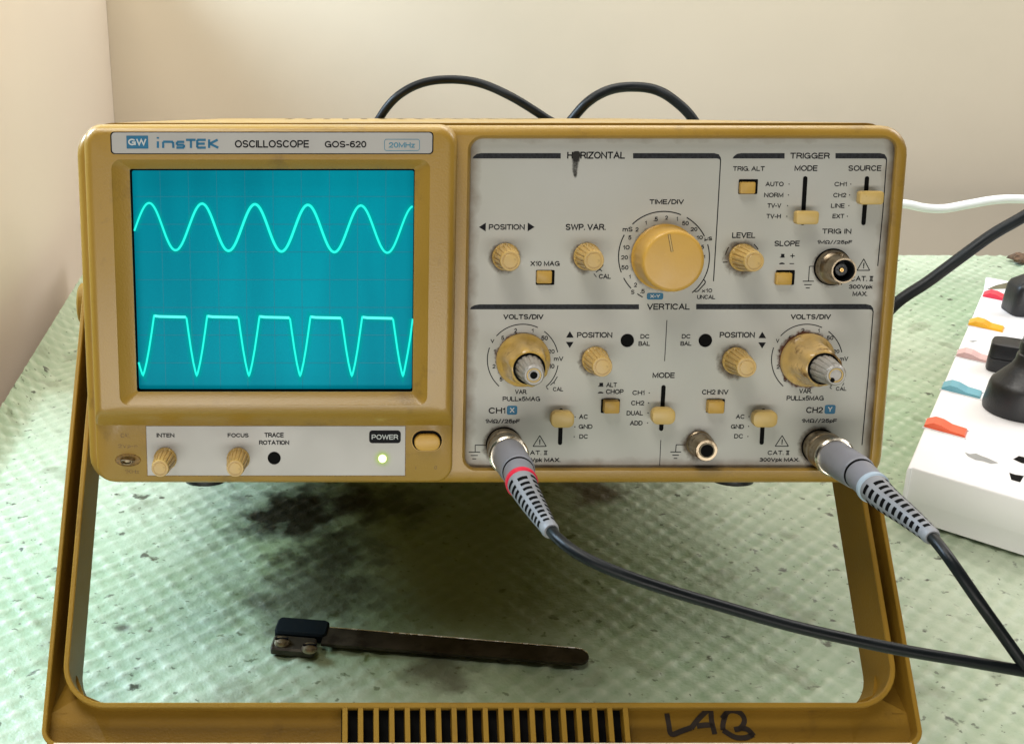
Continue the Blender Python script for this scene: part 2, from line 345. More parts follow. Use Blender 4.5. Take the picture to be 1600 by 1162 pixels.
def tube(path, rad, seg=16, cap=True):
    fr = frames(path); vs, fs = [], []
    for i, (p, t, u, v) in enumerate(fr):
        r = rad(i / (len(fr) - 1)) if callable(rad) else rad
        for k in range(seg):
            a = 2 * pi * k / seg; vs.append(tuple(p + u * (r * cos(a)) + v * (r * sin(a))))
    for i in range(len(fr) - 1):
        for k in range(seg):
            a, b = i * seg + k, i * seg + (k + 1) % seg
            fs.append((a, b, b + seg, a + seg))
    if cap: fs += [tuple(reversed(range(seg))), tuple(range((len(fr) - 1) * seg, len(fr) * seg))]
    return vs, fs
def box(x0, x1, y0, y1, z0, z1, b=0.0):
    if b <= 0:
        v = [(x, y, z) for z in (z0, z1) for y in (y0, y1) for x in (x0, x1)]
        return v, [(0, 2, 3, 1), (4, 5, 7, 6), (0, 1, 5, 4), (2, 6, 7, 3), (0, 4, 6, 2), (1, 3, 7, 5)]
    return loft([rr(x0 + b, x1 - b, z0 + b, z1 - b, b * 0.5, y1, 3), rr(x0, x1, z0, z1, b, y1 - b, 3), rr(x0, x1, z0, z1, b, y0 + b, 3), rr(x0 + b, x1 - b, z0 + b, z1 - b, b * 0.5, y0, 3)], True, True)
def join(*parts):
    vs, fs = [], []
    for v, f in parts:
        o = len(vs); vs += list(v); fs += [tuple(i + o for i in q) for q in f]
    return vs, fs
def move(vf, d): return [(v[0] + d[0], v[1] + d[1], v[2] + d[2]) for v in vf[0]], vf[1]

# ================================================================== THE SETTING
YW, XW = 1310.0, -240.0
def struct(name, vf, m):
    o = mk(name, vf[0], vf[1], m); o['kind'] = 'structure'; return o
struct('floor', box(-3000, 4000, -2500, 3000, -800, -760), M['floor'])
struct('wall_back', box(XW - 200, 3500, YW, YW + 120, -760, 2400), M['wall'])
struct('wall_left', box(XW - 120, XW, 740, YW - 0.5, -760, 270), M['wall_side'])

# table: under the mat
tb = empty('table', (250, 600, -760), label='long brown laboratory table under the mint green mat', cat='table')
TX0, TX1, TY0, TY1 = -206, 900, 170, 1036
mk('tabletop', *box(TX0 + 2, TX1 - 2, TY0 + 2, TY1 - 2, -30, -3.2, 1.5), M['wood'], tb, rel=(250, 600, -760))
for x in (TX0 + 30, TX1 - 70):
    for y in (TY0 + 30, TY1 - 70):
        mk('leg', *box(x, x + 45, y, y + 45, -760, -30.5, 2), M['wood'], tb, rel=(250, 600, -760))

# mat with its woven relief as real height
def relief(x, y):
    du = 0.06 * np.sin(x * 0.031 + y * 0.017) + 0.05 * np.sin(y * 0.043 + 1.3) + 0.03 * np.sin(x * 0.21 + y * 0.13)
    u = (y - 0.95 * x) / 11.8 + du; v = (0.62 * y + x) / 11.2 - du
    def ridge(t, k): return np.exp(-((np.abs((t % 1.0) - 0.5)) / k) ** 2)
    ru, rv = ridge(u, 0.21), ridge(v + 0.25, 0.20)
    h = 0.95 * ru * (0.65 + 0.55 * rv) + 0.50 * rv - 0.55
    h += 0.10 * np.sin(x * 2.3 + 1.7 * np.sin(y * 1.1)) * np.sin(y * 2.6 + 1.3 * np.sin(x * 0.9))
    h *= 0.75 + 0.45 * np.sin(x * 0.11 + 2.1 * np.sin(y * 0.05)) * np.sin(y * 0.13 + 1.4 * np.sin(x * 0.04))
    h += 0.18 * np.sin(x * 0.9 + 2 * np.sin(y * 0.31)) * np.sin(y * 0.77 + np.sin(x * 0.27))
    h += 0.7 * np.sin(x * 0.021 + 1.0) * np.sin(y * 0.016)
    return h * 0.85
def build_mat():
    xs = np.concatenate([np.arange(TX0, 560, 1.35), np.arange(560, TX1, 6.0)])
    ys = np.concatenate([np.arange(TY0, 360, 6.0), np.arange(360, TY1 + 0.1, 1.5)])
    X, Y = np.meshgrid(xs, ys); H = relief(X, Y)
    nx, ny = len(xs), len(ys)
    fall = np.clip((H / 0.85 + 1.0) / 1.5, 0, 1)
    # fine sideways wobble so that no row is ruled
    Xo = X + 0.0; Zo = H * 0.9 - 1.0
    # left border curls up a little
    curl = np.clip((TX0 + 16 - X) / 16, 0, 1)
    Zo = Zo + 13 * curl ** 1.6
    vs = np.stack([Xo.ravel(), Y.ravel(), Zo.ravel()], 1) / 1000
    idx = np.arange(nx * ny).reshape(ny, nx)
    q = np.stack([idx[:-1, :-1], idx[:-1, 1:], idx[1:, 1:], idx[1:, :-1]], -1).reshape(-1, 4)
    me = bpy.data.meshes.new('table_mat')
    me.vertices.add(len(vs)); me.vertices.foreach_set('co', vs.ravel())
    me.loops.add(q.size); me.loops.foreach_set('vertex_index', q.ravel().astype(np.int32))
    me.polygons.add(len(q)); me.polygons.foreach_set('loop_start', np.arange(0, q.size, 4, dtype=np.int32)); me.polygons.foreach_set('loop_total', np.full(len(q), 4, dtype=np.int32))
    me.update(calc_edges=True); me.polygons.foreach_set('use_smooth', [True] * len(q))
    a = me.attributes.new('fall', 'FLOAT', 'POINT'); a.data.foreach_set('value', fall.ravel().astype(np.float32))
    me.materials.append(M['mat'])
    o = bpy.data.objects.new('table_mat', me); COL.objects.link(o)
    tag(o, 'mint green woven-textured plastic mat, stained and speckled, covering the whole table', 'table mat')
build_mat()

# ================================================================== THE OSCILLOSCOPE
so = S2W(BASE)
scope = empty('oscilloscope', so, (-TILT, 0, 0), 'yellowed analogue oscilloscope showing two traces, propped up on its carrying handle', 'oscilloscope')
R = BASE
def fx(px, py, h=0): return F(px, py, h)[0]
def fz(py, h=0): return F(545, py, h)[2]
XL, XR = fx(128, 470, 4), fx(1402.5, 470, 4)
ZT, ZB = fz(196.5, 4), fz(756.5, 4)

# case
rings = [rr(XL + 5, XR - 6, ZB + 3, ZT + 0.5, 8, 452), rr(XL + 3, XR - 4, ZB + 2, ZT + 0.9, 9, 448), rr(XL + 3, XR - 4, ZB + 2, ZT + 0.9, 9, 5.9)]
case = mk('case', *loft(rings, True, True), M['case'], scope, rel=R, smooth=True)
for k in range(14):
    mk('vent_slot', *box(XL + 60 + k * 12, XL + 64 + k * 12, 330, 400, ZT + 0.5, ZT + 0.95), M['black'], case, rel=R)
for (x, y) in ((F(305, 757)[0], 35.5), (F(1188, 757)[0], 35.5), (F(305, 757)[0] - 6, 418), (F(1188, 757)[0] + 6, 418)):
    mk('foot', *lathe([(8.5, 0.0), (9, 1.5), (8, 9.8), (7, 11.2)], 24, axis='z'), M['rubber'], scope, loc=(x - R[0], y - R[1], -150.3 - R[2]), smooth=True)

# front frame round the whole face, opening for the control panel
def FR(x0, x1, y0, y1, h, r, n=7):
    """rounded rectangle given by photo pixels: x at mid height"""
    ym = (y0 + y1) / 2
    return rr(fx(x0, ym, h), fx(x1, ym, h), fz(y1, h), fz(y0, h), r, -h, n)
oo = (XL, XR, ZB, ZT)
def ins(a, r, h): return rr(oo[0] + a, oo[1] - a, oo[2] + a, oo[3] - a, r, -h)
px0, px1, py0, py1 = 731.5, 1377.5, 217, 730     # opening of the control panel at mid height
rings = [ins(4, 7, -6), ins(0.3, 10.3, -5.8), ins(0, 10.5, -5.6), ins(0, 10.5, 1.0), ins(0.35, 10.3, 2.1), ins(1.1, 9.8, 3.1), ins(2.2, 9, 3.75), ins(3.4, 8, 4.0),
         FR(px0 - 5, px1 + 5, py0 - 5, py1 + 5, 4.0, 5.4), FR(px0 - 2.2, px1 + 2.2, py0 - 2.2, py1 + 2.2, 3.3, 4.6), FR(px0, px1, py0, py1, 0.9, 4.2), FR(px0, px1, py0, py1, -1.5, 4.2)]
mk('front_frame', *loft(rings), M['case'], scope, rel=R, smooth=True)

# control panel with grime towards its edges
def grid_panel(name, x0, x1, z0, z1, y, parent, m, edge=5.0, step=1.5):
    nx, nz = int((x1 - x0) / step) + 1, int((z1 - z0) / step) + 1; vs, fs, fa = [], [], []
    for j in range(nz + 1):
        for i in range(nx + 1):
            x, z = x0 + (x1 - x0) * i / nx, z0 + (z1 - z0) * j / nz
            vs.append((x, y, z)); d = min(x - x0, x1 - x, z1 - z + 2.5, z - z0)
            fa.append(max(0.0, 1 - d / edge))
    for j in range(nz):
        for i in range(nx):
            a = j * (nx + 1) + i; fs.append((a, a + 1, a + nx + 2, a + nx + 1))
    return mk(name, vs, fs, m, parent, rel=R, fall=fa)
panel = grid_panel('control_panel', fx(px0 - 3, 473), fx(px1 + 3, 473), fz(py1 + 3), fz(py0 - 3), 0.0, scope, M['panel'], 6.0)
PT = -0.06                                       # prints lie this far in front of the panel

def poly(pts, h, m, name, parent, thick=0.0):
    """filled flat polygon from photo pixels (convex or simple)"""
    vs = [F(x, y, h) for x, y in pts]
    return mk(name, vs, [tuple(range(len(vs)))], m, parent, rel=R)
def stroke(pts, wpx, h, m, name, parent, taper=None, fallmode=False):
    """ribbon along photo pixels; width in px"""
    P = [Vector((F(x, y, h)[0], F(x, y, h)[2])) for x, y in pts]; w = wpx * 0.241 / 2
    vs, fs, fa = [], [], []
    cols = (-1, -0.6, 0, 0.6, 1) if fallmode else (-1, 1)
    for i, p in enumerate(P):
        t = (P[min(i + 1, len(P) - 1)] - P[max(i - 1, 0)]).normalized(); nrm = Vector((-t.y, t.x))
        k = 1 / max(0.55, abs((P[i] - P[i - 1]).normalized().dot(t)) if i else 1)
        ww = w * (taper(i / (len(P) - 1)) if taper else 1)
        for c in cols:
            q = p + nrm * ww * c * k; vs.append((q.x, -h, q.y)); fa.append(max(0.0, 1 - abs(c)) if fallmode else 1.0)
    nc = len(cols)
    for i in range(len(P) - 1):
        for c in range(nc - 1):
            a = i * nc + c; fs.append((a, a + nc, a + nc + 1, a + 1))
    return mk(name, vs, fs, m, parent, rel=R, fall=fa)
def arc_pts(cx, cy, r, a0, a1, n=24):
    return [(cx + r * cos(radians(a0 + (a1 - a0) * k / n)), cy - r * sin(radians(a0 + (a1 - a0) * k / n))) for k in range(n + 1)]

# stroke lettering: every glyph is drawn from lines and arcs of even weight, like the silk-screened legends
def ARC(cx, cy, rx, ry, a0, a1, n=None):
    n = n or max(4, int(abs(a1 - a0) / 15)); return [(cx + rx * cos(radians(a0 + (a1 - a0) * k / n)), cy + ry * sin(radians(a0 + (a1 - a0) * k / n))) for k in range(n + 1)]
def bowl(x0, x1, y0, y1):
    r = (y1 - y0) / 2; return [(x0, y1), (x1 - r, y1)] + ARC(x1 - r, (y0 + y1) / 2, r, r, 90, -90) + [(x0, y0)]
GL = {
 'A': (0.86, [[(0, 0), (0.43, 1), (0.86, 0)], [(0.15, 0.34), (0.71, 0.34)]]),
 'B': (0.72, [[(0, 0), (0, 1)], bowl(0, 0.68, 0.53, 1), bowl(0, 0.74, 0, 0.53)]),
 'C': (0.84, [ARC(0.44, 0.5, 0.44, 0.5, 42, 318)]),
 'D': (0.78, [[(0, 0), (0, 1)], [(0, 1), (0.32, 1)] + ARC(0.32, 0.5, 0.46, 0.5, 90, -90) + [(0, 0)]]),
 'E': (0.66, [[(0.66, 1), (0, 1), (0, 0), (0.66, 0)], [(0, 0.52), (0.60, 0.52)]]),
 'F': (0.62, [[(0.62, 1), (0, 1), (0, 0)], [(0, 0.5), (0.54, 0.5)]]),
 'G': (0.88, [ARC(0.44, 0.5, 0.44, 0.5, 45, 330) + [(0.86, 0.46), (0.5, 0.46)], [(0.86, 0.46), (0.86, 0.0)]]),
 'H': (0.76, [[(0, 0), (0, 1)], [(0.76, 0), (0.76, 1)], [(0, 0.52), (0.76, 0.52)]]),
 'I': (0.0, [[(0, 0), (0, 1)]]),
 'K': (0.76, [[(0, 0), (0, 1)], [(0.72, 1), (0, 0.34)], [(0.26, 0.58), (0.76, 0)]]),
 'L': (0.60, [[(0, 1), (0, 0), (0.60, 0)]]),
 'M': (0.92, [[(0, 0), (0, 1), (0.46, 0.10), (0.92, 1), (0.92, 0)]]),
 'N': (0.78, [[(0, 0), (0, 1), (0.78, 0), (0.78, 1)]]),
 'O': (0.92, [ARC(0.46, 0.5, 0.46, 0.5, 90, 450)]),
 'P': (0.70, [[(0, 0), (0, 1)], bowl(0, 0.70, 0.44, 1)]),
 'R': (0.74, [[(0, 0), (0, 1)], bowl(0, 0.72, 0.48, 1), [(0.40, 0.48), (0.60, 0.40), (0.66, 0.22), (0.74, 0)]]),
 'S': (0.74, [ARC(0.37, 0.745, 0.34, 0.255, 30, 270) + ARC(0.37, 0.245, 0.36, 0.245, 90, -150)]),
 'T': (0.76, [[(0, 1), (0.76, 1)], [(0.38, 1), (0.38, 0)]]),
 'U': (0.76, [[(0, 1), (0, 0.36)] + ARC(0.38, 0.36, 0.38, 0.36, 180, 360) + [(0.76, 1)]]),
 'V': (0.82, [[(0, 1), (0.41, 0), (0.82, 1)]]),
 'W': (1.20, [[(0, 1), (0.29, 0), (0.60, 0.95), (0.91, 0), (1.20, 1)]]),
 'X': (0.80, [[(0, 0), (0.80, 1)], [(0, 1), (0.80, 0)]]),
 'Y': (0.80, [[(0, 1), (0.40, 0.46), (0.80, 1)], [(0.40, 0.46), (0.40, 0)]]),
 'Z': (0.74, [[(0, 1), (0.74, 1), (0, 0), (0.74, 0)]]),
 '0': (0.62, [ARC(0.31, 0.5, 0.31, 0.5, 90, 450)]),
 '1': (0.24, [[(0, 0.76), (0.16, 0.80), (0.24, 1), (0.24, 0)]]),
 '2': (0.62, [ARC(0.31, 0.70, 0.31, 0.30, 170, -35) + [(0.0, 0.0), (0.62, 0.0)]]),
 '3': (0.62, [ARC(0.30, 0.755, 0.28, 0.245, 160, -80) + ARC(0.30, 0.26, 0.32, 0.26, 85, -160)]),
 '5': (0.64, [[(0.58, 1), (0.12, 1), (0.05, 0.50)] + ARC(0.32, 0.32, 0.32, 0.32, 130, -150)]),
 '6': (0.64, [ARC(0.36, 0.62, 0.34, 0.38, 50, 180) + ARC(0.32, 0.31, 0.31, 0.31, 180, 540)]),
 '/': (0.44, [[(0, -0.08), (0.44, 1.08)]]),
 '-': (0.36, [[(0, 0.40), (0.36, 0.40)]]),
 '+': (0.7, [[(0, 0.5), (0.7, 0.5)], [(0.35, 0.15), (0.35, 0.85)]]),
 '.': (0.02, [[(0, 0.0), (0.03, 0.03)]]),
 '!': (0.0, [[(0, 0.32), (0, 1)], [(0, 0.0), (0.0, 0.08)]]),
 'x': (0.50, [[(0, 0), (0.50, 0.62)], [(0, 0.62), (0.50, 0)]]),
 'm': (0.94, [[(0, 0), (0, 0.68)], ARC(0.235, 0.44, 0.235, 0.22, 180, 0) + [(0.47, 0)], ARC(0.705, 0.44, 0.235, 0.22, 180, 0) + [(0.94, 0)]]),
 'p': (0.52, [[(0, -0.26), (0, 0.68)], ARC(0.27, 0.34, 0.25, 0.32, 180, -180)]),
 'k': (0.50, [[(0, 0), (0, 1)], [(0.46, 0.68), (0, 0.26)], [(0.18, 0.42), (0.50, 0)]]),
 'z': (0.48, [[(0, 0.66), (0.48, 0.66), (0, 0), (0.48, 0)]]),
 '\u00b5': (0.56, [[(0, -0.28), (0, 0.66)], [(0, 0.25)] + ARC(0.26, 0.24, 0.26, 0.24, 180, 330) + [(0.52, 0.66), (0.52, 0.05)]]),
 '\u03a9': (0.90, [[(0, 0.0), (0.28, 0.0)] + ARC(0.45, 0.58, 0.42, 0.42, 245, -65) + [(0.62, 0), (0.90, 0)]]),
 'II': (0.62, [[(0, 1), (0.62, 1)], [(0, 0), (0.62, 0)], [(0.18, 0), (0.18, 1)], [(0.44, 0), (0.44, 1)]]),
}
def ribbon(P, w):
    """flat strip of half-width w along P with mitred corners"""
    P = [Vector(p) for p in P]; Q = [P[0]]
    for p in P[1:]:
        if (p - Q[-1]).length > 1e-5: Q.append(p)
    P = Q; closed = (P[0] - P[-1]).length < 1e-4 and len(P) > 3; vs, fs = [], []
    n = len(P)
    for i in range(n):
        a = P[i - 1] if i else (P[-2] if closed else None); b = P[i + 1] if i < n - 1 else (P[1] if closed else None)
        d0 = (P[i] - a).normalized() if a is not None else None; d1 = (b - P[i]).normalized() if b is not None else None
        if d0 is None: d0 = d1
        if d1 is None: d1 = d0
        t = d0 + d1
        t = t.normalized() if t.length > 1e-3 else d0
        k = 1 / max(0.45, t.dot(d0)); nn = Vector((-t.y, t.x)) * (w * k)
        p = P[i] - (d0 * w * 0.7 if (a is None and not closed) else Vector((0, 0))) + (d1 * w * 0.7 if (b is None and not closed) else Vector((0, 0)))
        vs += [p + nn, p - nn]
    for i in range(n - 1): a = 2 * i; fs.append((a, a + 1, a + 3, a + 2))
    return vs, fs
def text_mesh(s, wt, X0, X1, Z0, Z1):
    """lettering filling the box X0..X1 by Z0..Z1 (mm); wt = half stroke in mm"""
    toks = []; k = 0
    while k < len(s):
        if s[k:k + 2] == 'II': toks.append('II'); k += 2
        else: toks.append(s[k]); k += 1
    adv, pos = 0.0, []
    for t in toks:
        if t == ' ': adv += 0.42; continue
        pos.append((t, adv)); adv += GL[t][0] + (0.26 if t != '.' else 0.20)
    pts = [(x + a, z) for t, a in pos for st_ in GL[t][1] for x, z in st_]
    a0, a1 = min(p[0] for p in pts), max(p[0] for p in pts); b0, b1 = min(p[1] for p in pts), max(p[1] for p in pts)
    Xa, Xb, Za, Zb = X0 + wt, X1 - wt, Z0 + wt, Z1 - wt
    if a1 - a0 < 0.05: Xa = Xb = (X0 + X1) / 2; a1 = a0 + 1
    cap = (Zb - Za) / max(1e-6, (b1 - b0))
    sx = (Xb - Xa) / (a1 - a0); V, Fc = [], []
    for t, a in pos:
        for st_ in GL[t][1]:
            v, f = ribbon([(Xa + (x + a - a0) * sx, Za + (z - b0) * cap) for x, z in st_], wt)
            o = len(V); V += [(p.x, p.y) for p in v]; Fc += [tuple(i + o for i in q) for q in f]
    return V, Fc
def text(s, x0, y0, x1, y1, m='ink', h=0.06, parent=None, off=0.012, name='lettering', skew=0.0):
    """lettering fitted to a box in photo pixels"""
    yc, xc = (y0 + y1) / 2, (x0 + x1) / 2
    X0, X1 = fx(x0, yc, h), fx(x1, yc, h); Z1, Z0 = fz(y0, h), fz(y1, h)
    v, f = text_mesh(s, max(0.135, (Z1 - Z0) * 0.087) * (1 + off * 8), X0, X1, Z0, Z1)
    vs = [(p[0], -h - 0.0004 * (i % 7), p[1]) for i, p in enumerate(v)]
    return mk(name, vs, f, M[m], parent or panel, rel=R)
# zoomed crops of the photograph the boxes below were measured in
def zr(ox, oy, s): return lambda x, y: (ox + x / s, oy + y / s)
R1, R2, R3, R4 = zr(100, 170, 3.8725), zr(400, 170, 4.303), zr(100, 470, 3.8725), zr(400, 470, 3.8725)
R5, R6, R7, R8 = zr(720, 200, 4.303), zr(1080, 200, 4.303), zr(720, 460, 3.872), zr(1040, 460, 3.872)
Z4, Z5, Z6 = zr(980, 320, 7.2625), zr(760, 500, 8.3), zr(1200, 500, 8.3)
def tx(Z, s, x0, y0, x1, y1, **k):
    a = Z(x0, y0); b = Z(x1, y1); return text(s, a[0], a[1], b[0], b[1], **k)
def st(Z, pts, w=1.5, m='inkthin', h=0.05, name='printed_line', **k):
    return stroke([Z(*p) for p in pts], w, h, M[m], name, panel, **k)
def dot(Z, x, y):
    c = Z(x, y); return poly([(c[0] + 1.0 * cos(a), c[1] + 1.0 * sin(a)) for a in [k * pi / 4 for k in range(8)]][::-1], 0.05, M['inkthin'], 'printed_dot', panel)

# --- prints, horizontal block
for s, b in (("HORIZONTAL", (715, 160, 1105, 208)), ("TIME/DIV", (1268, 478, 1500, 515)), ("POSITION", (188, 647, 430, 685)), ("SWP. VAR.", (705, 645, 975, 687)),
             ("X10 MAG", (468, 895, 665, 928)), ("CAL", (928, 982, 1010, 1014))):
    tx(R5, s, *b)
for s, b in (("mS", (1088, 665, 1155, 697)), ("2", (1175, 668, 1195, 697)), ("5", (1127, 722, 1147, 752)), ("10", (1090, 788, 1135, 818)), ("20", (1078, 856, 1124, 885)),
             ("50", (1080, 923, 1127, 953)), ("1", (1130, 986, 1142, 1012)), ("2", (1165, 1040, 1185, 1069)), ("S", (1145, 1088, 1168, 1117)), (".5", (1206, 1083, 1237, 1112)),
             ("1", (1238, 625, 1250, 650)), (".5", (1297, 598, 1325, 628)), ("2", (1374, 590, 1393, 617)), ("1", (1450, 598, 1460, 625)), ("50", (1488, 626, 1533, 655))):
    tx(R5, s, *b)
for s, b in (("20", (720, 255, 797, 300)), ("10", (787, 350, 860, 393)), ("\u00b5S", (878, 362, 965, 415)), ("5", (840, 455, 872, 500)), ("1", (868, 568, 885, 605)),
             ("x10", (848, 950, 965, 995)), ("UNCAL", (793, 1022, 1000, 1070))):
    tx(Z4, s, *b)
def badge(Z, x0, y0, x1, y1, m, s, b, tm='whiteink', r=3.2, parent=None, h=0.05, off=0.012):
    a, c = Z(x0, y0), Z(x1, y1); ring = FR(a[0], c[0], a[1], c[1], h, r * 0.24, 5)
    o = mk('printed_badge', ring, [tuple(range(len(ring)))], M[m], parent or panel, rel=R)
    if s: tx(Z, s, *b, m=tm, h=h + 0.05, parent=parent, off=off)
    return o
badge(Z4, 222, 998, 410, 1075, 'blue', "X-Y", (262, 1018, 372, 1055))
st(R5, [(122, 666.5), (168, 666.5)], 13.5, 'ink', taper=lambda t: t + 0.001, name='printed_arrow')
st(R5, [(450, 666), (496, 666)], 13.5, 'ink', taper=lambda t: 1.001 - t, name='printed_arrow')
CX, CY = 1037.5, 401.5
for a0, a1 in ((134, 68), (60, 27), (16, -52), (151, 200), (207.5, 223.6), (234, 242)):
    stroke(arc_pts(CX, CY, 71.0, a0, a1), 1.7, 0.05, M['ink'], 'dial_arc', panel)
st(Z4, [(868, 848), (888, 872), (880, 895), (800, 982), (765, 985)], 1.6, 'ink')
st(R5, [(958, 920), (932, 952), (908, 970)], 1.5, 'ink'); st(R5, [(930, 948), (950, 962)], 1.5, 'ink'); st(R5, [(895, 980), (912, 1002)], 1.3)
# section bars
def bar(Z, x0, x1, y0, y1, left=True, name='section_bar'):
    P = [Z(x0, y1)] + ([Z(x0 + 8, y1 - 14), Z(x0 + 30, y0 + 5), Z(x0 + 60, y0)] if left else [Z(x0, y0)]) + [Z(x1, y0), Z(x1, y1)]
    return poly(P[::-1], 0.05, M['barink'], name, panel)
def barline(Z, x0, xc, y0, y1, line, name='section_bar'):
    """bar whose right end bends down into a thin line"""
    P = [Z(x0, y0), Z(xc - 45, y0), Z(xc - 14, y0 + 8), Z(xc, y1 - 6), Z(xc + 2, y1 + 14), Z(xc - 5, y1 + 14), Z(xc - 9, y1 + 4), Z(xc - 24, y1), Z(x0, y1)]
    poly(P[::-1], 0.05, M['barink'], name, panel); st(Z, line, 1.6, 'ink')
bar(R5, 78, 672, 170, 206)
c0 = R5(1158, 170); k0 = ((c0[0] - 1080) * 4.303)
barline(R6, k0, 199, 170, 206, [(198, 214), (175, 620), (150, 1030)])
bar(R6, 278, 628, 170, 206); barline(R6, 970, 1315, 170, 206, [(1314, 214), (1288, 570), (1254, 928)])
bar(R7, 55, 1078, 60, 90); barline(R8, 185, 1256, 58, 90, [(1256, 100), (1225, 500), (1188, 910)])
# --- trigger block
for s, b in (("TRIGGER", (665, 167, 932, 208)), ("TRIG. ALT", (280, 258, 495, 290)), ("MODE", (695, 252, 850, 290)), ("SOURCE", (1057, 252, 1280, 290)), ("AUTO", (500, 362, 622, 393)),
             ("NORM", (490, 436, 620, 467)), ("TV-V", (512, 507, 605, 538)), ("TV-H", (505, 578, 603, 609)), ("CH1", (963, 363, 1047, 393)), ("CH2", (955, 437, 1043, 467)),
             ("LINE", (940, 508, 1032, 538)), ("EXT", (950, 578, 1030, 608)), ("TRIG IN", (880, 677, 1077, 712)), ("LEVEL", (275, 702, 432, 740)), ("SLOPE", (560, 758, 730, 795)),
             ("CAT. II", (1070, 995, 1225, 1030)), ("300Vpk", (1060, 1053, 1220, 1087)), ("MAX.", (1085, 1098, 1185, 1130)), ("+", (665, 845, 697, 875))):
    tx(R6, s, *b)
tx(R6, "1M\u03a9//25pF", 847, 753, 1083, 785, m='inkthin')
for p in ((658, 378), (654, 451), (648, 523), (643, 594), (1073, 378), (1065, 451), (1060, 523), (1050, 594)): dot(R6, *p)
st(R6, [(661, 912), (692, 912)], 1.3, 'ink')
def icons(Z, x, y, x2, y2):
    st(Z, [(x - 10, y), (x + 13, y)], 4.8, 'ink', name='button_symbol'); st(Z, [(x - 18, y + 12), (x + 15, y + 12)], 1.3, 'ink', name='button_symbol')
    a = Z(x2, y2); poly([(a[0] + 4.5 * cos(t), a[1] - 2.6 * sin(t)) for t in [pi * k / 8 for k in range(9)]], 0.05, M['ink'], 'button_symbol', panel)
icons(R6, 614, 857, 610, 916)
def ground(Z, a, b, c, rows):
    st(Z, [a, b], 1.3, 'ink', name='ground_symbol'); st(Z, [b, c], 1.3, 'ink', name='ground_symbol')
    for (x0, x1, y) in rows: st(Z, [(x0, y), (x1, y)], 1.4, 'ink', name='ground_symbol')
ground(R6, (832, 930), (795, 930), (789, 1030), ((750, 825, 1030), (760, 810, 1053), (770, 797, 1075)))
def warn(Z, t, l, r):
    st(Z, [t, l], 1.4, 'ink', name='warning_triangle'); st(Z, [l, r], 1.4, 'ink', name='warning_triangle'); st(Z, [r, t], 1.4, 'ink', name='warning_triangle')
    w = r[0] - l[0]; h = l[1] - t[1]
    tx(Z, "!", t[0] - w * 0.05, t[1] + h * 0.33, t[0] + w * 0.05, t[1] + h * 0.84)
warn(R6, (1160, 880), (1115, 957), (1200, 957))
stroke(arc_pts(1159, 402, 25.5, 142, 172, 8), 1.5, 0.05, M['ink'], 'dial_arc', panel)
stroke(arc_pts(1161, 402, 26.5, 50, 27, 8), 1.5, 0.05, M['ink'], 'dial_arc', panel)
st(R6, [(213, 903), (245, 901)], 1.5, 'ink')
# --- vertical block
text("VERTICAL", 1011, 474.3, 1078, 483.9)
for s, b in (("VOLTS/DIV", (257, 118, 500, 152)), ("V", (180, 270, 203, 293)), ("5", (245, 250, 262, 275)), ("2", (323, 205, 340, 232)), ("1", (428, 207, 440, 230)), ("50", (487, 250, 527, 277)),
             ("20", (527, 332, 568, 357)), ("mV", (563, 375, 620, 402)), ("10", (534, 420, 567, 447)), ("5", (235, 500, 252, 525)), ("2", (192, 422, 210, 447)), ("1", (198, 332, 210, 356)),
             ("VAR.", (328, 575, 402, 602)), ("PULLx5MAG", (253, 617, 480, 645)), ("CAL", (557, 560, 620, 585)), ("POSITION", (703, 228, 917, 262)), ("DC", (1087, 240, 1140, 267)),
             ("BAL", (1075, 283, 1145, 311)), ("MODE", (1160, 472, 1295, 505)), ("ALT", (880, 533, 945, 560)), ("CHOP", (878, 573, 985, 602)), ("CH1", (1038, 580, 1112, 608)),
             ("CH2", (1030, 642, 1110, 670)), ("DUAL", (1003, 703, 1103, 731)), ("ADD", (1023, 763, 1100, 791)), ("AC", (715, 725, 768, 753)), ("GND", (713, 785, 797, 812)),
             ("DC", (717, 845, 768, 872)), ("CH1", (168, 683, 270, 720)), ("CAT. II", (385, 943, 525, 970)), ("300Vpk MAX.", (350, 987, 603, 1018))):
    tx(R7, s, *b)
tx(R7, "1M\u03a9//25pF", 148, 752, 358, 783, m='inkthin'); tx(R8, "1M\u03a9//25pF", 823, 750, 1037, 780, m='inkthin')
badge(R7, 278, 672, 342, 727, 'blue', "X", (297, 684, 324, 714)); badge(R8, 962, 667, 1028, 722, 'blue', "Y", (982, 679, 1009, 709))
for p in ((1140, 595), (1136, 656), (1133, 716), (1130, 776), (692, 740), (690, 800), (686, 860)): dot(R7, *p)
for s, b in (("DC", (98, 240, 150, 267)), ("BAL", (90, 283, 157, 310)), ("POSITION", (327, 227, 540, 262)), ("VOLTS/DIV", (757, 118, 1000, 152)), ("V", (667, 268, 688, 292)),
             ("5", (745, 250, 763, 275)), ("2", (820, 205, 840, 230)), ("1", (922, 207, 932, 230)), ("50", (975, 250, 1015, 275)), ("20", (1014, 333, 1052, 355)), ("mV", (1053, 375, 1105, 402)),
             ("1", (682, 332, 692, 353)), ("2", (672, 425, 690, 450)), ("5", (713, 500, 733, 525)), ("VAR.", (808, 570, 885, 598)), ("PULLx5MAG", (732, 612, 957, 641)), ("CAL", (1030, 558, 1095, 582)),
             ("CH2 INV", (220, 575, 380, 605)), ("AC", (425, 725, 477, 752)), ("GND", (395, 785, 475, 812)), ("DC", (415, 843, 468, 870)), ("CH2", (850, 680, 952, 717)),
             ("CAT. II", (617, 943, 750, 970)), ("300Vpk MAX.", (568, 987, 810, 1015))):
    tx(R8, s, *b)
for p in ((505, 738), (502, 797), (498, 858)): dot(R8, *p)
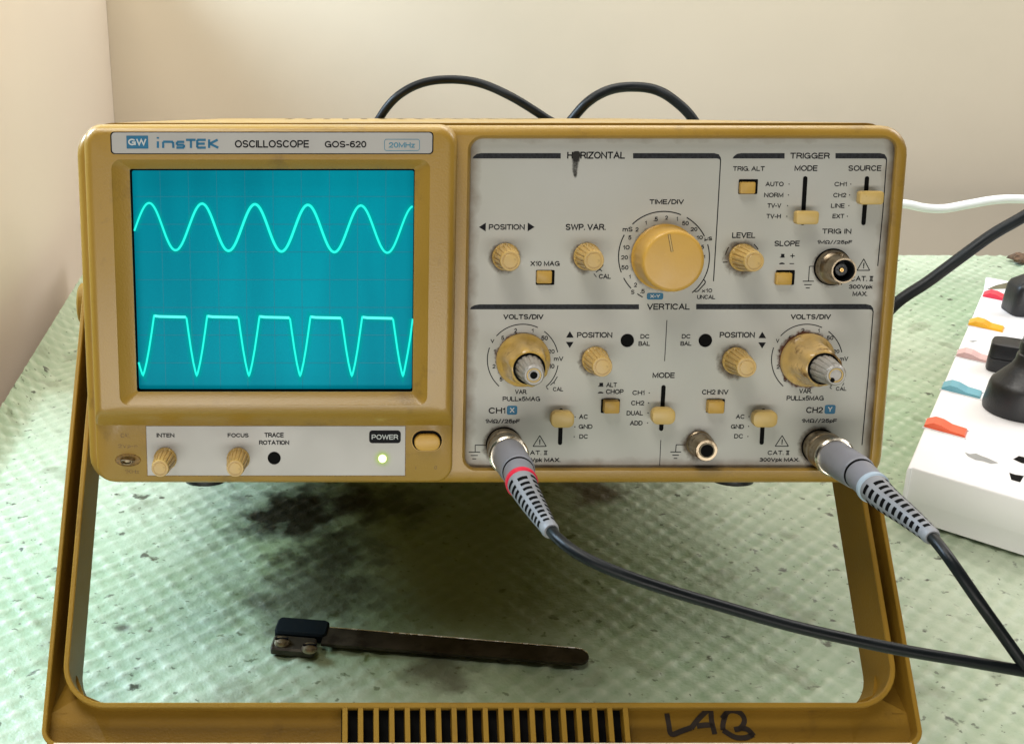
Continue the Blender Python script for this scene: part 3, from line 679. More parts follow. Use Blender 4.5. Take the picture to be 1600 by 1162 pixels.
icons(R7, 848, 543, 846, 598)
for (Z, x, y) in ((R7, 660, 222), (R8, 585, 225)):
    a, b, c = Z(x, y), Z(x - 23, y + 39), Z(x + 23, y + 39); poly([a, b, c], 0.05, M['ink'], 'printed_arrow', panel)
    a, b, c = Z(x - 1, y + 102), Z(x - 24, y + 65), Z(x + 22, y + 65); poly([a, c, b], 0.05, M['ink'], 'printed_arrow', panel)
for cx in (817, 1261):
    for a0, a1 in ((138, 65), (53, 12), (-9, -49.5), (160, 228)):
        stroke(arc_pts(cx, 562, 55.5, a0, a1), 1.5, 0.05, M['ink'], 'dial_arc', panel)
st(Z5, [(920, 732), (880, 800), (830, 842)], 1.4, 'ink'); st(Z5, [(872, 800), (885, 825)], 1.4, 'ink'); st(Z5, [(780, 872), (802, 900)], 1.3, 'ink')
st(Z6, [(800, 872), (826, 890)], 1.3, 'ink'); st(Z6, [(965, 850), (985, 815)], 1.3, 'ink')
st(R7, [(1247, 155), (1233, 403)], 1.2); st(R7, [(1210, 880), (1203, 1035)], 1.2)
ground(R7, (152, 910), (87, 910), (87, 950), ((48, 117, 953), (60, 103, 973), (70, 93, 993)))
ground(R7, (1360, 908), (1303, 908), (1300, 950), ((1268, 1333, 952), (1280, 1320, 971), (1288, 1310, 990)))
warn(R7, (478, 853), (437, 918), (517, 918)); warn(R8, (705, 853), (663, 917), (743, 917))

# grime on the panel: rings round the controls, the black smear on the heading
def ring_decal(px, py, r0, r1, m, name='grime_ring', h=0.12, squash=1.0, off=(0, 0)):
    vs, fs, fa = [], [], []; n = 48; rows = 5
    for i in range(rows):
        f = i / (rows - 1)
        for k in range(n):
            a = 2 * pi * k / n; r = r0 + (r1 - r0) * f
            vs.append(F(px + off[0] * f + r * cos(a), py + off[1] * f + r * sin(a) * squash, h)); fa.append(1 - f)
    for i in range(rows - 1):
        for k in range(n):
            a, b = i * n + k, i * n + (k + 1) % n; fs.append((a, a + n, b + n, b))
    return mk(name, vs, fs, M[m], panel, rel=R, fall=fa)
ring_decal(1261, 562, 34, 54, 'rust', off=(-3, -1)); ring_decal(817, 562, 34, 49, 'rust', off=(-2, 0), h=0.13)
for (x, y, a, b) in ((790, 401, 15, 30), (917, 401, 15, 29), (1160, 402, 15, 36), (930, 563, 15, 29), (1149, 564, 15, 34), (1037, 401, 40, 58), (1300, 417, 20, 34), (787, 694, 22, 36), (1280, 697, 22, 38), (1092, 693, 14, 30)):
    ring_decal(x, y, a, b, 'grime', off=(-2, 3))
vs, fs, fa = [], [], []
cl = [(901, 236.5, 4.0, 0.9), (900.5, 239, 7.0, 1.2), (900, 244, 8.0, 1.3), (900, 248, 6.6, 1.15), (899.3, 254, 6.0, 0.55), (898.8, 261, 5.4, 0.5), (898.6, 268, 4.6, 0.55), (898.8, 274, 3.2, 0.6), (899, 278, 1.5, 0.2)]
for (x, y, w, g) in cl:
    for c in (-1, -0.5, 0, 0.5, 1): vs.append(F(x + c * w, y, 0.13)); fa.append((1 - abs(c) ** 3 * 0.9) * g)
for i in range(len(cl) - 1):
    for c in range(4): a = i * 5 + c; fs.append((a, a + 5, a + 6, a + 1))
mk('black_smear', vs, fs, M['soot'], panel, rel=R, fall=fa)

# --- knobs
def knob_meshes():
    n = 16
    def mod(i, a): return 1.0 if i in (0, 1, 9, 10, 11, 12, 13) else 1 - 0.085 * (1 if cos(n * a) > 0.1 else 0)
    prof = [(5.1, 0), (5.1, 1.2), (4.75, 1.6), (4.65, 3), (4.5, 6), (4.3, 9), (4.1, 11.5), (3.95, 12.6), (3.85, 13.2), (3.75, 13.9), (3.5, 14.3), (3.0, 14.3), (2.9, 14.1), (0.01, 14.1)]
    body = lathe(prof, 128, mod)
    capr = lathe([(2.55, 14.1), (2.55, 14.32), (2.45, 14.42), (0.01, 14.45)], 32)
    return body, capr
kb, kc = knob_meshes()
KM = {}
def small_knob(px, py, h0=0.0, label=None, scale=1.0, name='knob', tw=0.0):
    p = F(px, py, h0)
    if 'b' not in KM:
        o = mk(name, *kb, M['knob'], scope, smooth=True); KM['b'] = o.data
        c = mk('knob_cap', *kc, M['knob'], o, smooth=True); KM['c'] = c.data
    else:
        o = mk(name, None, None, None, scope, mesh=KM['b']); c = mk('knob_cap', None, None, None, o, mesh=KM['c'])
    o.location = ((p[0] - R[0]) / 1000, (p[1] - R[1]) / 1000, (p[2] - R[2]) / 1000)
    o.scale = (scale, 1, scale); o.rotation_euler = (0, tw, 0)
    if label: o['label'] = label
    return o
small_knob(790, 401, label='ribbed cream knob under the arrowed POSITION heading, horizontal section')
small_knob(917, 400.5, label='ribbed cream knob under SWP. VAR.', tw=0.3)
small_knob(1160, 402, label='ribbed cream knob under LEVEL', tw=0.7)
small_knob(930, 562, label='ribbed knob under POSITION, left vertical channel', tw=0.2)
small_knob(1149, 563, label='ribbed knob under POSITION, right vertical channel', tw=0.5)
small_knob(258.5, 716, 6.1, label='ribbed knob under INTEN', scale=0.86)
small_knob(372.5, 716, 6.1, label='ribbed knob under FOCUS', scale=0.86, tw=0.4)

# large time dial
p = F(CX, CY); tl = (p[0] - R[0], p[1] - R[1], p[2] - R[2])
def tmod(i, a): return 1 - (0.012 if (cos(8 * a) > 0.96 and 3 <= i <= 6) else 0)
td = mk('timebase_knob', *lathe([(12.4, 0), (12.4, 1.0), (12.0, 1.3), (11.75, 2.0), (11.65, 6), (11.5, 11), (11.35, 13.6), (11.1, 14.4), (10.6, 14.8), (9.8, 14.9), (0.01, 14.9)], 96, tmod), M['knob_big'], scope, loc=tl, smooth=True)
td['label'] = 'large smooth orange-tan knob with an indicator groove under TIME/DIV'
def face_line(name, parent, a, r0, r1, w, h, m, dh=0.12):
    ca, sa = cos(a), sin(a); t = (-sa, ca); vs = []
    for hh in (h, h + dh):
        for (r, s) in ((r0, -w), (r1, -w), (r1, w), (r0, w)): vs.append((r * ca + s * t[0], -hh, r * sa + s * t[1]))
    return mk(name, vs, [(4, 5, 6, 7), (0, 1, 5, 4), (1, 2, 6, 5), (2, 3, 7, 6), (3, 0, 4, 7)], m, parent)
face_line('indicator_groove', td, radians(103), 3.6, 10.2, 0.5, 14.85, M['embossed'], 0.1)
face_line('indicator_line', td, radians(103), 3.7, 10.1, 0.2, 14.95, M['slider'], 0.12)

def volts_knob(px, py, m, tw, label):
    p = F(px, py)
    def vmod(i, a):
        if 3 <= i <= 6: return 1 - 0.125 * (0.5 - 0.5 * cos(6 * (a + tw))) * (1 if i > 3 else 0.5)
        return 1.0
    o = mk('range_knob', *lathe([(10.3, 0), (10.3, 1.6), (9.9, 2.4), (9.0, 3.4), (8.2, 7.5), (7.7, 13.5), (7.2, 16.6), (6.5, 17.4), (5.95, 17.6), (5.95, 14), (0.01, 14)], 96, vmod), M[m], scope,
           loc=(p[0] - R[0], p[1] - R[1], p[2] - R[2]), smooth=True)
    o['label'] = label
    n = 14
    def fm(i, a): return 1 - 0.07 * (1 if cos(n * a) > 0.2 else 0) if 1 <= i <= 4 else 1
    v = mk('variable_knob', *lathe([(5.2, 14), (5.2, 17.6), (5.0, 19), (4.5, 24), (4.1, 28.2), (3.8, 29.3), (3.3, 29.8), (2.75, 29.8), (2.65, 29.3), (0.01, 29.3)], 112, fm), M['varknob'], o, smooth=True)
    mk('collar', *lathe([(5.8, 14.1), (5.8, 17.9), (5.25, 17.9), (5.25, 14.1)], 48), M['black'], o, smooth=True)
    mk('cap_ring', *lathe([(2.6, 29.2), (2.6, 29.75), (2.15, 29.75), (2.15, 29.2)], 40), M['slider'], o, smooth=True)
    return o
v1 = volts_knob(817, 562, 'knob_dial', 0.3, 'stepped glossy yellow knob with grey centre, left VOLTS/DIV dial')
mk('cap_hole', *lathe([(1.35, 29.32), (1.3, 29.4), (0.01, 29.4)], 24), M['black'], v1)
mk('centre_ring', *lathe([(1.7, 29.3), (1.7, 29.6), (1.4, 29.6), (1.4, 29.3)], 32), M['varknob'], v1, smooth=True)
v2 = volts_knob(1261, 562, 'knob_rust', 0.75, 'rust-stained yellow knob with grey centre, right VOLTS/DIV dial')
mk('index_mark', *lathe([(0.85, 29.3), (0.8, 29.9), (0.01, 29.9)], 16), M['black'], v2, loc=(-1.2, 0, -1.75))

# --- push buttons in black wells
def push(name, x0, y0, x1, y1, bx0, by0, bx1, by1, hb, label):
    w = FR(x0, x1, y0, y1, 0.14, 0.35, 3)
    o = mk(name, w, [tuple(range(len(w)))], M['black'], scope, rel=R); o['label'] = label
    g = [FR(bx0, bx1, by0, by1, hb, 0.5, 4)]
    a = g[0]; cx = sum(q[0] for q in a) / len(a); cz = sum(q[2] for q in a) / len(a)
    def sh(k, h): return [(cx + (q[0] - cx) * k, -h, cz + (q[2] - cz) * k) for q in a]
    mk('button_cap', *loft([sh(1.0, 0.1), sh(1.0, hb - 0.5), sh(0.97, hb - 0.15), sh(0.9, hb)], False, True), M['button'], o, rel=R, smooth=True)
    return o
def zb(Z, a): p, q = Z(a[0], a[1]), Z(a[2], a[3]); return p[0], p[1], q[0], q[1]
push('push_button', *zb(R5, (505, 955, 630, 1055)), *zb(R5, (512, 962, 614, 1046)), 1.6, 'square tan button under X10 MAG')
push('push_button', *zb(R6, (318, 345, 447, 445)), *zb(R6, (332, 364, 434, 443)), 2.2, 'square tan button under TRIG. ALT')
push('push_button', *zb(R6, (568, 955, 695, 1055)), *zb(R6, (573, 975, 680, 1056)), 2.2, 'square tan button under SLOPE')
push('push_button', *zb(R7, (848, 632, 962, 717)), *zb(R7, (870, 646, 962, 721)), 3.5, 'square tan button under CHOP')
push('push_button', *zb(R8, (245, 632, 357, 715)), *zb(R8, (259, 648, 357, 721)), 3.5, 'square tan button under CH2 INV')

# --- slide switches
def slide(x0, y0, x1, y1, cx, cy, w, hgt, label, rnd=0.9, hb=6.5):
    a, b = F(x0, y0, 0.14), F(x1, y1, 0.14); r = 0.82; ring = []
    d = Vector((b[0] - a[0], b[2] - a[2])).normalized(); nn = Vector((-d.y, d.x))
    for k in range(9): t = pi * k / 8; q = Vector((a[0], a[2])) + nn * (r * cos(t)) - d * (r * sin(t)) + d * r; ring.append((q.x, -0.14, q.y))
    for k in range(9): t = pi * k / 8; q = Vector((b[0], b[2])) - nn * (r * cos(t)) + d * (r * sin(t)) - d * r; ring.append((q.x, -0.14, q.y))
    o = mk('slide_switch', ring, [tuple(range(len(ring)))], M['black'], scope, rel=R); o['label'] = label
    c = F(cx, cy, hb); X, Zz = w * 0.241 / 2 * 0.97, hgt * 0.241 / 2 * 0.97
    def e(k, kz, h, r): return rr(c[0] - X * k, c[0] + X * k, c[2] - Zz * kz, c[2] + Zz * kz, r, -h, 6)
    rmax = min(X, Zz) * rnd
    mk('slider_cap', *loft([e(0.5, 0.5, 0.2, 0.4), e(0.5, 0.5, 2.2, 0.4), e(0.95, 0.9, 2.4, rmax * 0.85), e(1, 1, 3.0, rmax), e(1, 1, hb - 0.7, rmax), e(0.96, 0.93, hb - 0.2, rmax * 0.9), e(0.86, 0.75, hb, rmax * 0.7)], False, True),
       M['slider'], o, rel=R, smooth=True)
slide(1258.5, 275.5, 1254, 352, 1262.5, 340.5, 36, 21, 'cream slider of the trigger MODE switch, at TV-H', 0.45)
slide(1355, 275.5, 1349, 352, 1363, 309.5, 38, 21, 'cream slider of the SOURCE switch, at CH2', 0.45)
slide(876.8, 638, 875, 695, 879.5, 656, 38, 27, 'tan slider of the left AC GND DC switch', 0.75)
slide(1037, 601.5, 1033, 673, 1037.6, 651, 38, 27, 'tan slider of the vertical MODE switch, at DUAL', 0.75)
slide(1193, 638, 1190, 694.5, 1196.5, 655.5, 40, 27, 'tan slider of the right AC GND DC switch', 0.75)

# --- screwdriver holes
def hole(Z, x, y, r, h, label):
    c = Z(x, y); p = F(c[0], c[1], h)
    o = mk('adjuster_hole', *lathe([(r + 0.28, 0.02), (r + 0.28, 0.22), (r, 0.22), (r - 0.15, 0.1), (0.01, 0.1)], 32), M['black'], scope, loc=(p[0] - R[0], p[1] - R[1], p[2] - R[2])); o['label'] = label
hole(R7, 1007, 278, 2.25, 0.05, 'round black DC BAL hole left of the centre line'); hole(R8, 240, 278, 2.25, 0.05, 'round black DC BAL hole right of the centre line')

# --- sockets
def socket(px, py, label):
    p = F(px, py); loc = (p[0] - R[0], p[1] - R[1], p[2] - R[2])
    o = mk('coaxial_socket', *lathe([(6.5, 0.1), (6.5, 0.9), (6.2, 1.3), (6.1, 3.8), (5.3, 4.6), (4.85, 5.4), (4.8, 11.4), (4.6, 12.0), (4.05, 12.0), (3.95, 11.6), (3.9, 3), (0.01, 3)], 48), M['steel'], scope, loc=loc, smooth=True); o['label'] = label
    mk('backing_ring', *lathe([(6.95, 0.08), (6.95, 0.5), (6.4, 0.55)], 40), M['black'], o, smooth=True)
    mk('insulator', *lathe([(2.3, 2.9), (2.2, 9.2), (1.0, 9.2), (0.9, 8.0), (0.01, 8.0)], 28), M['rubber'], o, smooth=True)
    mk('contact', *lathe([(0.75, 8), (0.7, 9.8), (0.35, 9.8), (0.3, 9), (0.01, 9)], 16), M['gold'], o, smooth=True)
    mk('bore', *lathe([(3.92, 3.1), (3.92, 11.2), (3.85, 11.2), (3.8, 3.1)], 40), M['rubber'], o, smooth=True)
    for s in (-1, 1): mk('bayonet_lug', *move(lathe([(0.75, 0), (0.7, 0.9), (0.01, 0.95)], 12, axis='z'), (0, -9, 4.75 if s > 0 else -5.6)), M['steel'], o, smooth=True)
    return o
socket(1300, 417, 'tarnished open coaxial socket under TRIG IN')
socket(787, 694, 'coaxial socket under CH1, behind the red-banded plug'); socket(1280, 697, 'coaxial socket under CH2, behind the plug')
p = F(1092, 692)
gp = mk('ground_post', *lathe([(5.0, 0.1), (5.0, 1), (4.7, 1.4), (4.65, 6.5), (4.4, 7.2), (4.3, 10.6), (4.0, 11.1), (3.1, 11.05)], 40, lambda i, a: 1 - 0.02 * (cos(24 * a) > 0) if 2 <= i <= 5 else 1), M['steel'], scope, loc=(p[0] - R[0], p[1] - R[1], p[2] - R[2]), smooth=True)
gp['label'] = 'round tarnished ground terminal'
mk('terminal_ring', *lathe([(3.0, 11.0), (2.9, 11.5), (2.45, 11.5), (2.4, 11)], 32), M['terminal'], gp, smooth=True)
mk('terminal_bore', *lathe([(2.42, 11.0), (2.42, 11.42), (0.01, 11.4)], 24), M['black'], gp)

# ------------------------------------------------------------------ CRT unit
hL = 6.0                                          # lower strip level
CL, CR = 140.5, 711                               # at mid height
cyt, cyb = 194.5, 753.5
def C(a, r, h, h0=hL):
    ym = (cyt + cyb) / 2
    x0, x1, z0, z1 = fx(CL, ym, hL), fx(CR, ym, hL), fz(cyb, hL), fz(cyt, hL)
    return rr(x0 + a, x1 - a, z0 + a, z1 - a, r, -h)
mk('crt_housing', *loft([C(0, 6.5, 3.5), C(0, 6.5, 4.9), C(0.35, 6.2, 5.6), C(1.0, 6, hL), rr(fx(205, 430, hL), fx(650, 430, hL), fz(615, hL), fz(259, hL), 1, -hL), rr(fx(205, 430, hL), fx(650, 430, hL), fz(615, hL), fz(259, hL), 1, 2)]), M['case'], scope, rel=R, smooth=True)
HB = 12.4
bx0, bx1, bz0, bz1 = fx(CL, 430, hL) + 0.05, fx(CR, 430, hL) - 0.05, fz(664, hL), fz(cyt, hL) - 0.02
def B(l, r_, b, t, rad, h): return rr(bx0 + l, bx1 - r_, bz0 + b, bz1 - t, rad, -h)
def O(x0, x1, y0, y1, h, r): return rr(fx(x0, 430, h), fx(x1, 430, h), fz(y1, h), fz(y0, h), r, -h)
rb = (1.2, 1.2, 6.4, 6.4)
rings = [B(0, 0, 0, 0, rb, 4.0), B(0, 0, 0, 0, rb, 6.2), B(0.15, 0.15, 1.2, 0.15, rb, 7.4), B(0.7, 0.7, 3.6, 0.7, rb, 10.2), B(1.5, 1.5, 5.6, 1.5, (1.2, 1.2, 5.6, 5.6), 11.6), B(2.7, 2.7, 6.7, 2.7, (1.2, 1.2, 4.8, 4.8), 12.25), B(4, 4, 7.2, 3.6, (1.2, 1.2, 3.6, 3.6), HB),
         O(180, 670, 249.5, 633, HB, 3.4), O(181.2, 668.8, 250.5, 632, HB - 0.25, 3.2), O(207.8, 646.5, 263.5, 612, 9.9, 0.8), O(208.4, 646.2, 264.2, 611.5, 9.5, 0.6), O(208.4, 646.2, 264.2, 611.5, 9.0, 0.6)]
bezel = mk('screen_bezel', *loft(rings), M['case'], scope, rel=R, smooth=True)
mk('gasket', *loft([O(208.6, 646.0, 264.5, 611.3, 9.1, 0.5), O(208.6, 646.0, 264.5, 611.3, 4.05, 0.5)]), M['gasket'], bezel, rel=R)

mk('tube_mask', *loft([O(206, 649, 262, 613, 4.75, 0.5), O(211.2, 645.2, 266.2, 607.8, 4.75, 0.7), O(211.6, 645.0, 266.6, 607.4, 4.3, 0.7)]), M['gasket'], bezel, rel=R)
# screen, graticule, traces; a slightly bulged face
SXa, SXb, SZa, SZb = fx(204, 430, 2), fx(651, 430, 2), fz(615, 2), fz(260, 2)
SH = 4.25
vs, fs = [], []; NX, NZ = 30, 24
for j in range(NZ + 1):
    for i in range(NX + 1):
        u, v = i / NX, j / NZ
        vs.append((SXa + (SXb - SXa) * u, -(SH), SZa + (SZb - SZa) * v))
for j in range(NZ):
    for i in range(NX):
        a = j * (NX + 1) + i; fs.append((a, a + 1, a + NX + 2, a + NX + 1))
screen = mk('screen', vs, fs, M['screen'], scope, rel=R, smooth=True)
sc_parent = screen
for k in range(1, 10):
    x = 211 + (645.5 - 211) * k / 10
    top = F(x, 262, SH + 0.05); X = fx(x, 437, SH + 0.05)
    w = 0.10
    mk('graticule_line', *box(X - w, X + w, -(SH + 0.06), -(SH + 0.05), SZa, SZb), M['graticule'], screen, rel=R)
for k in range(1, 8):
    z = fz(264 + (610 - 264) * k / 8, SH + 0.05); w = 0.10
    mk('graticule_line', *box(SXa, SXb, -(SH + 0.085), -(SH + 0.075), z - w, z + w), M['graticule'], screen, rel=R)
def trace(pts, wc, wg, core):
    fine = []
    for i in range(len(pts) - 1):
        (x0, y0), (x1, y1) = pts[i], pts[i + 1]; n = max(1, int(hypot(x1 - x0, y1 - y0) / 2.5))
        fine += [(x0 + (x1 - x0) * k / n, y0 + (y1 - y0) * k / n) for k in range(n)]
    fine.append(pts[-1])
    g = stroke(fine, wg, SH + 0.16, M['glow'], 'trace_glow', screen, fallmode=True)
    P = [Vector(F(x, y, SH + 0.30)) for x, y in fine]
    return mk('trace', *tube(P, lambda t: wc(t * (len(fine) - 1) / 1.0, fine) if callable(wc) else wc, 8), core, screen, rel=R, smooth=True)
sine = [(x, 353.9 + 0.012 * (x - 233) - 36.6 * cos(2 * pi * (x - 233) / 82.7)) for x in np.arange(209.8, 646.2, 1.5)]
tr1 = trace(sine, lambda i, f: 0.36 + 0.13 * sin(pi * min(1, i / len(f))) , 17, M['trace']); tr1['label'] = 'glowing cyan sine wave in the upper half of the screen'
clip = []
half = [(0, 493.5), (3.5, 520), (7, 545), (10.5, 566), (13.5, 580), (15.6, 587.5)]
tops = [(240.8, 291.0), (323.8, 372.3), (405.5, 452.7), (485.2, 533.5), (566, 613.8)]
clip = [(216.5, 566), (219.8, 577), (223.3, 587)]
for n_, (a, b) in enumerate(tops):
    yoff = n_ * 0.5
    w = 15.6
    clip += [(a - dx * (a - clip[-1][0]) / w, y + yoff * 0.3) for dx, y in reversed(half[1:-1])] if True else []
    clip += [(a, 492.6 + yoff), (a + 5, 494.0 + yoff), (b - 1, 495.4 + yoff), (b + 0.5, 497.4 + yoff)]
    nxt = tops[n_ + 1][0] if n_ < 4 else 646
    mid = (b + (nxt if n_ < 4 else 645.5)) / 2
    clip += [(b + dx * (mid - b) / w, y + yoff * 0.3) for dx, y in half[1:]]
clip += [(632, 578), (637, 552), (641, 528), (645, 498)]
tr2 = trace(clip, lambda i, f: 0.36, 18, M['trace']); tr2['label'] = 'glowing cyan clipped wave with flat tops in the lower half of the screen'
for n_, (a, b) in enumerate(tops):
    P = [Vector(F(x, y, SH + 0.42)) for x, y in ((a + 1, 493.4 + n_ * 0.5), (a + 8, 494.4 + n_ * 0.5), (b - 1, 495.4 + n_ * 0.5))]
    mk('trace_plateau', *tube(P, 0.50, 8), M['tracehot'], screen, rel=R, smooth=True)

# title strip
def plate(name, x0, x1, y0, y1, h, r, m, parent, th=0.25, ym=None, label=None):
    ring = lambda a, hh: [(q[0], q[1], q[2]) for q in rr(fx(x0, (y0 + y1) / 2, h) + a, fx(x1, (y0 + y1) / 2, h) - a, fz(y1, h) + a, fz(y0, h) - a, max(0.05, r - a), -hh, 5)]
    o = mk(name, *loft([ring(0, h - th), ring(0, h - 0.05), ring(0.06, h)], False, True), m, parent, rel=R)
    if label: o['label'] = label
    return o
mk('strip_gap', *loft([rr(fx(173.0, 223, HB) - 0.1, fx(676.8, 223, HB) + 0.1, fz(240.6, HB) - 0.1, fz(206.6, HB) + 0.1, 1.3, -(HB + 0.06), 5)], False, True), M['ink'], scope, rel=R)
title = plate('title_strip', 174.5, 675.5, 207.6, 239.8, HB + 0.22, 1.2, M['strip'], scope)
def tt(Z, s, x0, y0, x1, y1, m='ink', **k): return tx(Z, s, x0, y0, x1, y1, m=m, h=HB + 0.30, parent=title, **k)
a, b = R1(378, 163), R1(510, 242)
ring = O(a[0], b[0], a[1], b[1], HB + 0.27, 0.15)
ring = rr(fx(a[0], 222, HB + .27), fx(b[0], 222, HB + .27), fz(b[1], HB + .27), fz(a[1], HB + .27), 0.2, -(HB + 0.27), 3)
mk('printed_badge', ring, [tuple(range(len(ring)))], M['blue'], title, rel=R)
tt(R1, "GW", 388, 182, 498, 222, m='whiteink', off=0.03)
def tst(Z, pts, w, m='blue'): return stroke([Z(*p) for p in pts], w, HB + 0.30, M[m], 'logo_stroke', title)
# blue logotype drawn stroke by stroke
g = lambda x, y: (x, y)
for pts in ([(568, 198), (568, 238)], [(568, 172), (568, 182)],                               # i
            [(600, 238), (600, 200), (660, 201), (662, 238)],                                  # n
            [(728, 201), (684, 201), (682, 219), (726, 219), (726, 236), (680, 236)],          # S
            [(738, 189), (796, 189)], [(768, 189), (768, 238)],                                # T
            [(858, 189), (806, 189), (806, 236), (858, 236)], [(806, 212), (852, 212)],        # E
            [(878, 186), (878, 238)], [(930, 188), (882, 212), (934, 237)]):                    # K
    pts2 = []
    for i in range(len(pts)):
        pts2.append(pts[i])
    tst(R1, pts2, 3.5) if len(pts2) == 2 else [tst(R1, [pts2[i], pts2[i + 1]], 3.5) for i in range(len(pts2) - 1)]
text("OSCILLOSCOPE", 366.8, 219.2, 483, 231, h=HB + 0.30, parent=title, off=0.006)
tt(R2, "GOS-620", 462, 217, 742, 262, off=0.014)
tt(R2, "20MHz", 893, 226, 1068, 263, m='blueline')
a, b = R2(862, 204), R2(1102, 284)
def outline(x0, x1, y0, y1, r, w, h, m, parent, name):
    o_ = rr(fx(x0, y0, h), fx(x1, y0, h), fz(y1, h), fz(y0, h), r, -h, 6); i_ = rr(fx(x0, y0, h) + w, fx(x1, y0, h) - w, fz(y1, h) + w, fz(y0, h) - w, r - w, -h, 6)
    return mk(name, *loft([o_, i_]), m, parent, rel=R)
outline(a[0], b[0], a[1], b[1], 0.9, 0.22, HB + 0.3, M['blueline'], title, 'printed_outline')

# lower strip with its print and controls
lower = plate('lower_strip', 229.5, 633, 665.5, 742.5, hL + 0.2, 0.1, M['strip'], scope)
mk('strip_shadow_line', *loft([rr(fx(229.5, 704, hL) - 0.25, fx(633, 704, hL) + 0.3, fz(743.6, hL), fz(665, hL), 0.1, -(hL + 0.04), 3)], False, True), M['embossed'], scope, rel=R)
hs = hL + 0.28
for s, b in (("INTEN", (560, 800, 668, 825)), ("FOCUS", (990, 800, 1117, 825)), ("TRACE", (1212, 797, 1330, 825)), ("ROTATION", (1180, 843, 1363, 870))):
    tx(R3, s, *b, h=hs, parent=lower, off=0.025)
badge(R4, 685, 783, 876, 860, 'ink', "POWER", (700, 808, 860, 838), tm='whiteink', r=5, parent=lower, h=hs, off=0.0)
hole(R3, 1272, 950, 2.2, hL + 0.2, 'round black TRACE ROTATION hole')
p = F(597.5, 716, hs)
led = mk('power_led', *lathe([(1.55, 0), (1.5, 0.6), (1.1, 1.1), (0.5, 1.35), (0.01, 1.4)], 24), M['led'], scope, loc=(p[0] - R[0], p[1] - R[1], p[2] - R[2]), smooth=True)
vs, fs, fa = [], [], []
for i in range(4):
    for k in range(32):
        a = 2 * pi * k / 32; r = 1.4 + i * 0.9; vs.append((p[0] + r * cos(a), -(hs + 0.06), p[2] + r * sin(a))); fa.append(1 - i / 3)
for i in range(3):
    for k in range(32): a, b = i * 32 + k, i * 32 + (k + 1) % 32; fs.append((a, a + 32, b + 32, b))
mk('led_halo', vs, fs, M['ledglow'], led, rel=(p[0], p[1], p[2]), fall=fa)
# power button
cx0, cx1, cy0, cy1 = 644, 690.5, 672.5, 704
def stad(a, h, dz=0.0): x0, x1, z0, z1 = fx(cx0, 688, hL) + a, fx(cx1, 688, hL) - a, fz(cy1, hL) + a, fz(cy0, hL) - a; return rr(x0, x1, z0 + dz, z1 + dz, (z1 - z0) / 2 - 0.02, -h, 8)
pb = mk('power_button', stad(0, hL + 0.05), [tuple(range(32))], M['black'], scope, rel=R); pb['label'] = 'oval tan power button'
mk('button_cap', *loft([stad(0.75, hL + 0.05, -0.35), stad(0.75, hL + 1.6, -0.35), stad(0.95, hL + 2.0, -0.35), stad(1.5, hL + 2.2, -0.35)], False, True), M['knob_big'], pb, rel=R, smooth=True)
outline(cx0 - 1.2, cx1 + 1.2, cy0 - 1.2, cy1 + 1.2, 3.9, 0.25, hL + 0.08, M['button'], pb, 'button_rim')
tx(R4, "I", 965, 1000, 969, 1018, m='embossed', h=hL + 0.05, parent=lower); tx(R4, "O", 1078, 996, 1096, 1018, m='embossed', h=hL + 0.05, parent=lower)
tx(R3, "CAL", 342, 800, 402, 828, m='embossed', h=hL + 0.05, parent=lower, off=-0.005); tx(R3, "2Vp-p", 327, 866, 445, 893, m='embossed', h=hL + 0.05, parent=lower, off=-0.005)
tx(R3, "1KHz", 368, 1020, 455, 1044, m='embossed', h=hL + 0.05, parent=lower, off=-0.005)
# calibration terminal: a bent metal loop in an oval hollow
p = F(200, 718.5, hL)
ct = mk('calibration_terminal', *lathe([(5.0, 0.05), (4.7, 0.25), (4.0, 0.12), (0.01, 0.10)], 40), M['embossed'], scope, loc=(p[0] - R[0], p[1] - R[1], p[2] - R[2]), smooth=True)
ct.scale = (1, 1, 0.52)
P = spline([Vector(q) for q in ((-2.2, -0.3, 0.2), (-2.0, -2.0, 0.8), (0, -2.6, 1.3), (2.0, -2.0, 0.8), (2.3, -0.4, 0.0), (0.6, -1.2, -2.2), (-1.6, -1.0, -2.0), (-2.2, -0.3, -0.4))], 8)
mk('metal_loop', *tube(P, 0.62, 10), M['steel'], ct, smooth=True)
mk('terminal_pin', *lathe([(1.1, 0.1), (1.0, 1.6), (0.01, 1.7)], 16), M['steel'], ct, smooth=True)

# ------------------------------------------------------------------ carrying handle used as a stand
dY, dZ = -0.575, -0.818; qY, qZ = 0.818, -0.575
def H(x, u, q):
    """handle plane: x across, u down the arm, q backwards"""
    return (x, 4.5 + dY * u + qY * q, -146.0 + dZ * u + qZ * q)
IX0, IX1, OX0, OX1 = -104.3, 201.6, -112.2, 209.4
UI, UO, UT = 81.0, 96.9, -96.0
def upath(x0, x1, ub, r, n=10):
    P = [(x0, UT), (x0, UT * 0.5), (x0, 0), (x0, ub - r)]
    for k in range(1, n + 1): a = pi + (pi / 2) * k / n; P.append((x0 + r + r * cos(a), ub - r - r * sin(a)))
    P += [(x0 + r + (x1 - x0 - 2 * r) * k / 4, ub) for k in (1, 2, 3)] + [(x1 - r, ub)]
    for k in range(1, n + 1): a = 1.5 * pi + (pi / 2) * k / n; P.append((x1 - r + r * cos(a), ub - r - r * sin(a)))
    P += [(x1, 0), (x1, UT * 0.5), (x1, UT)]
    return P
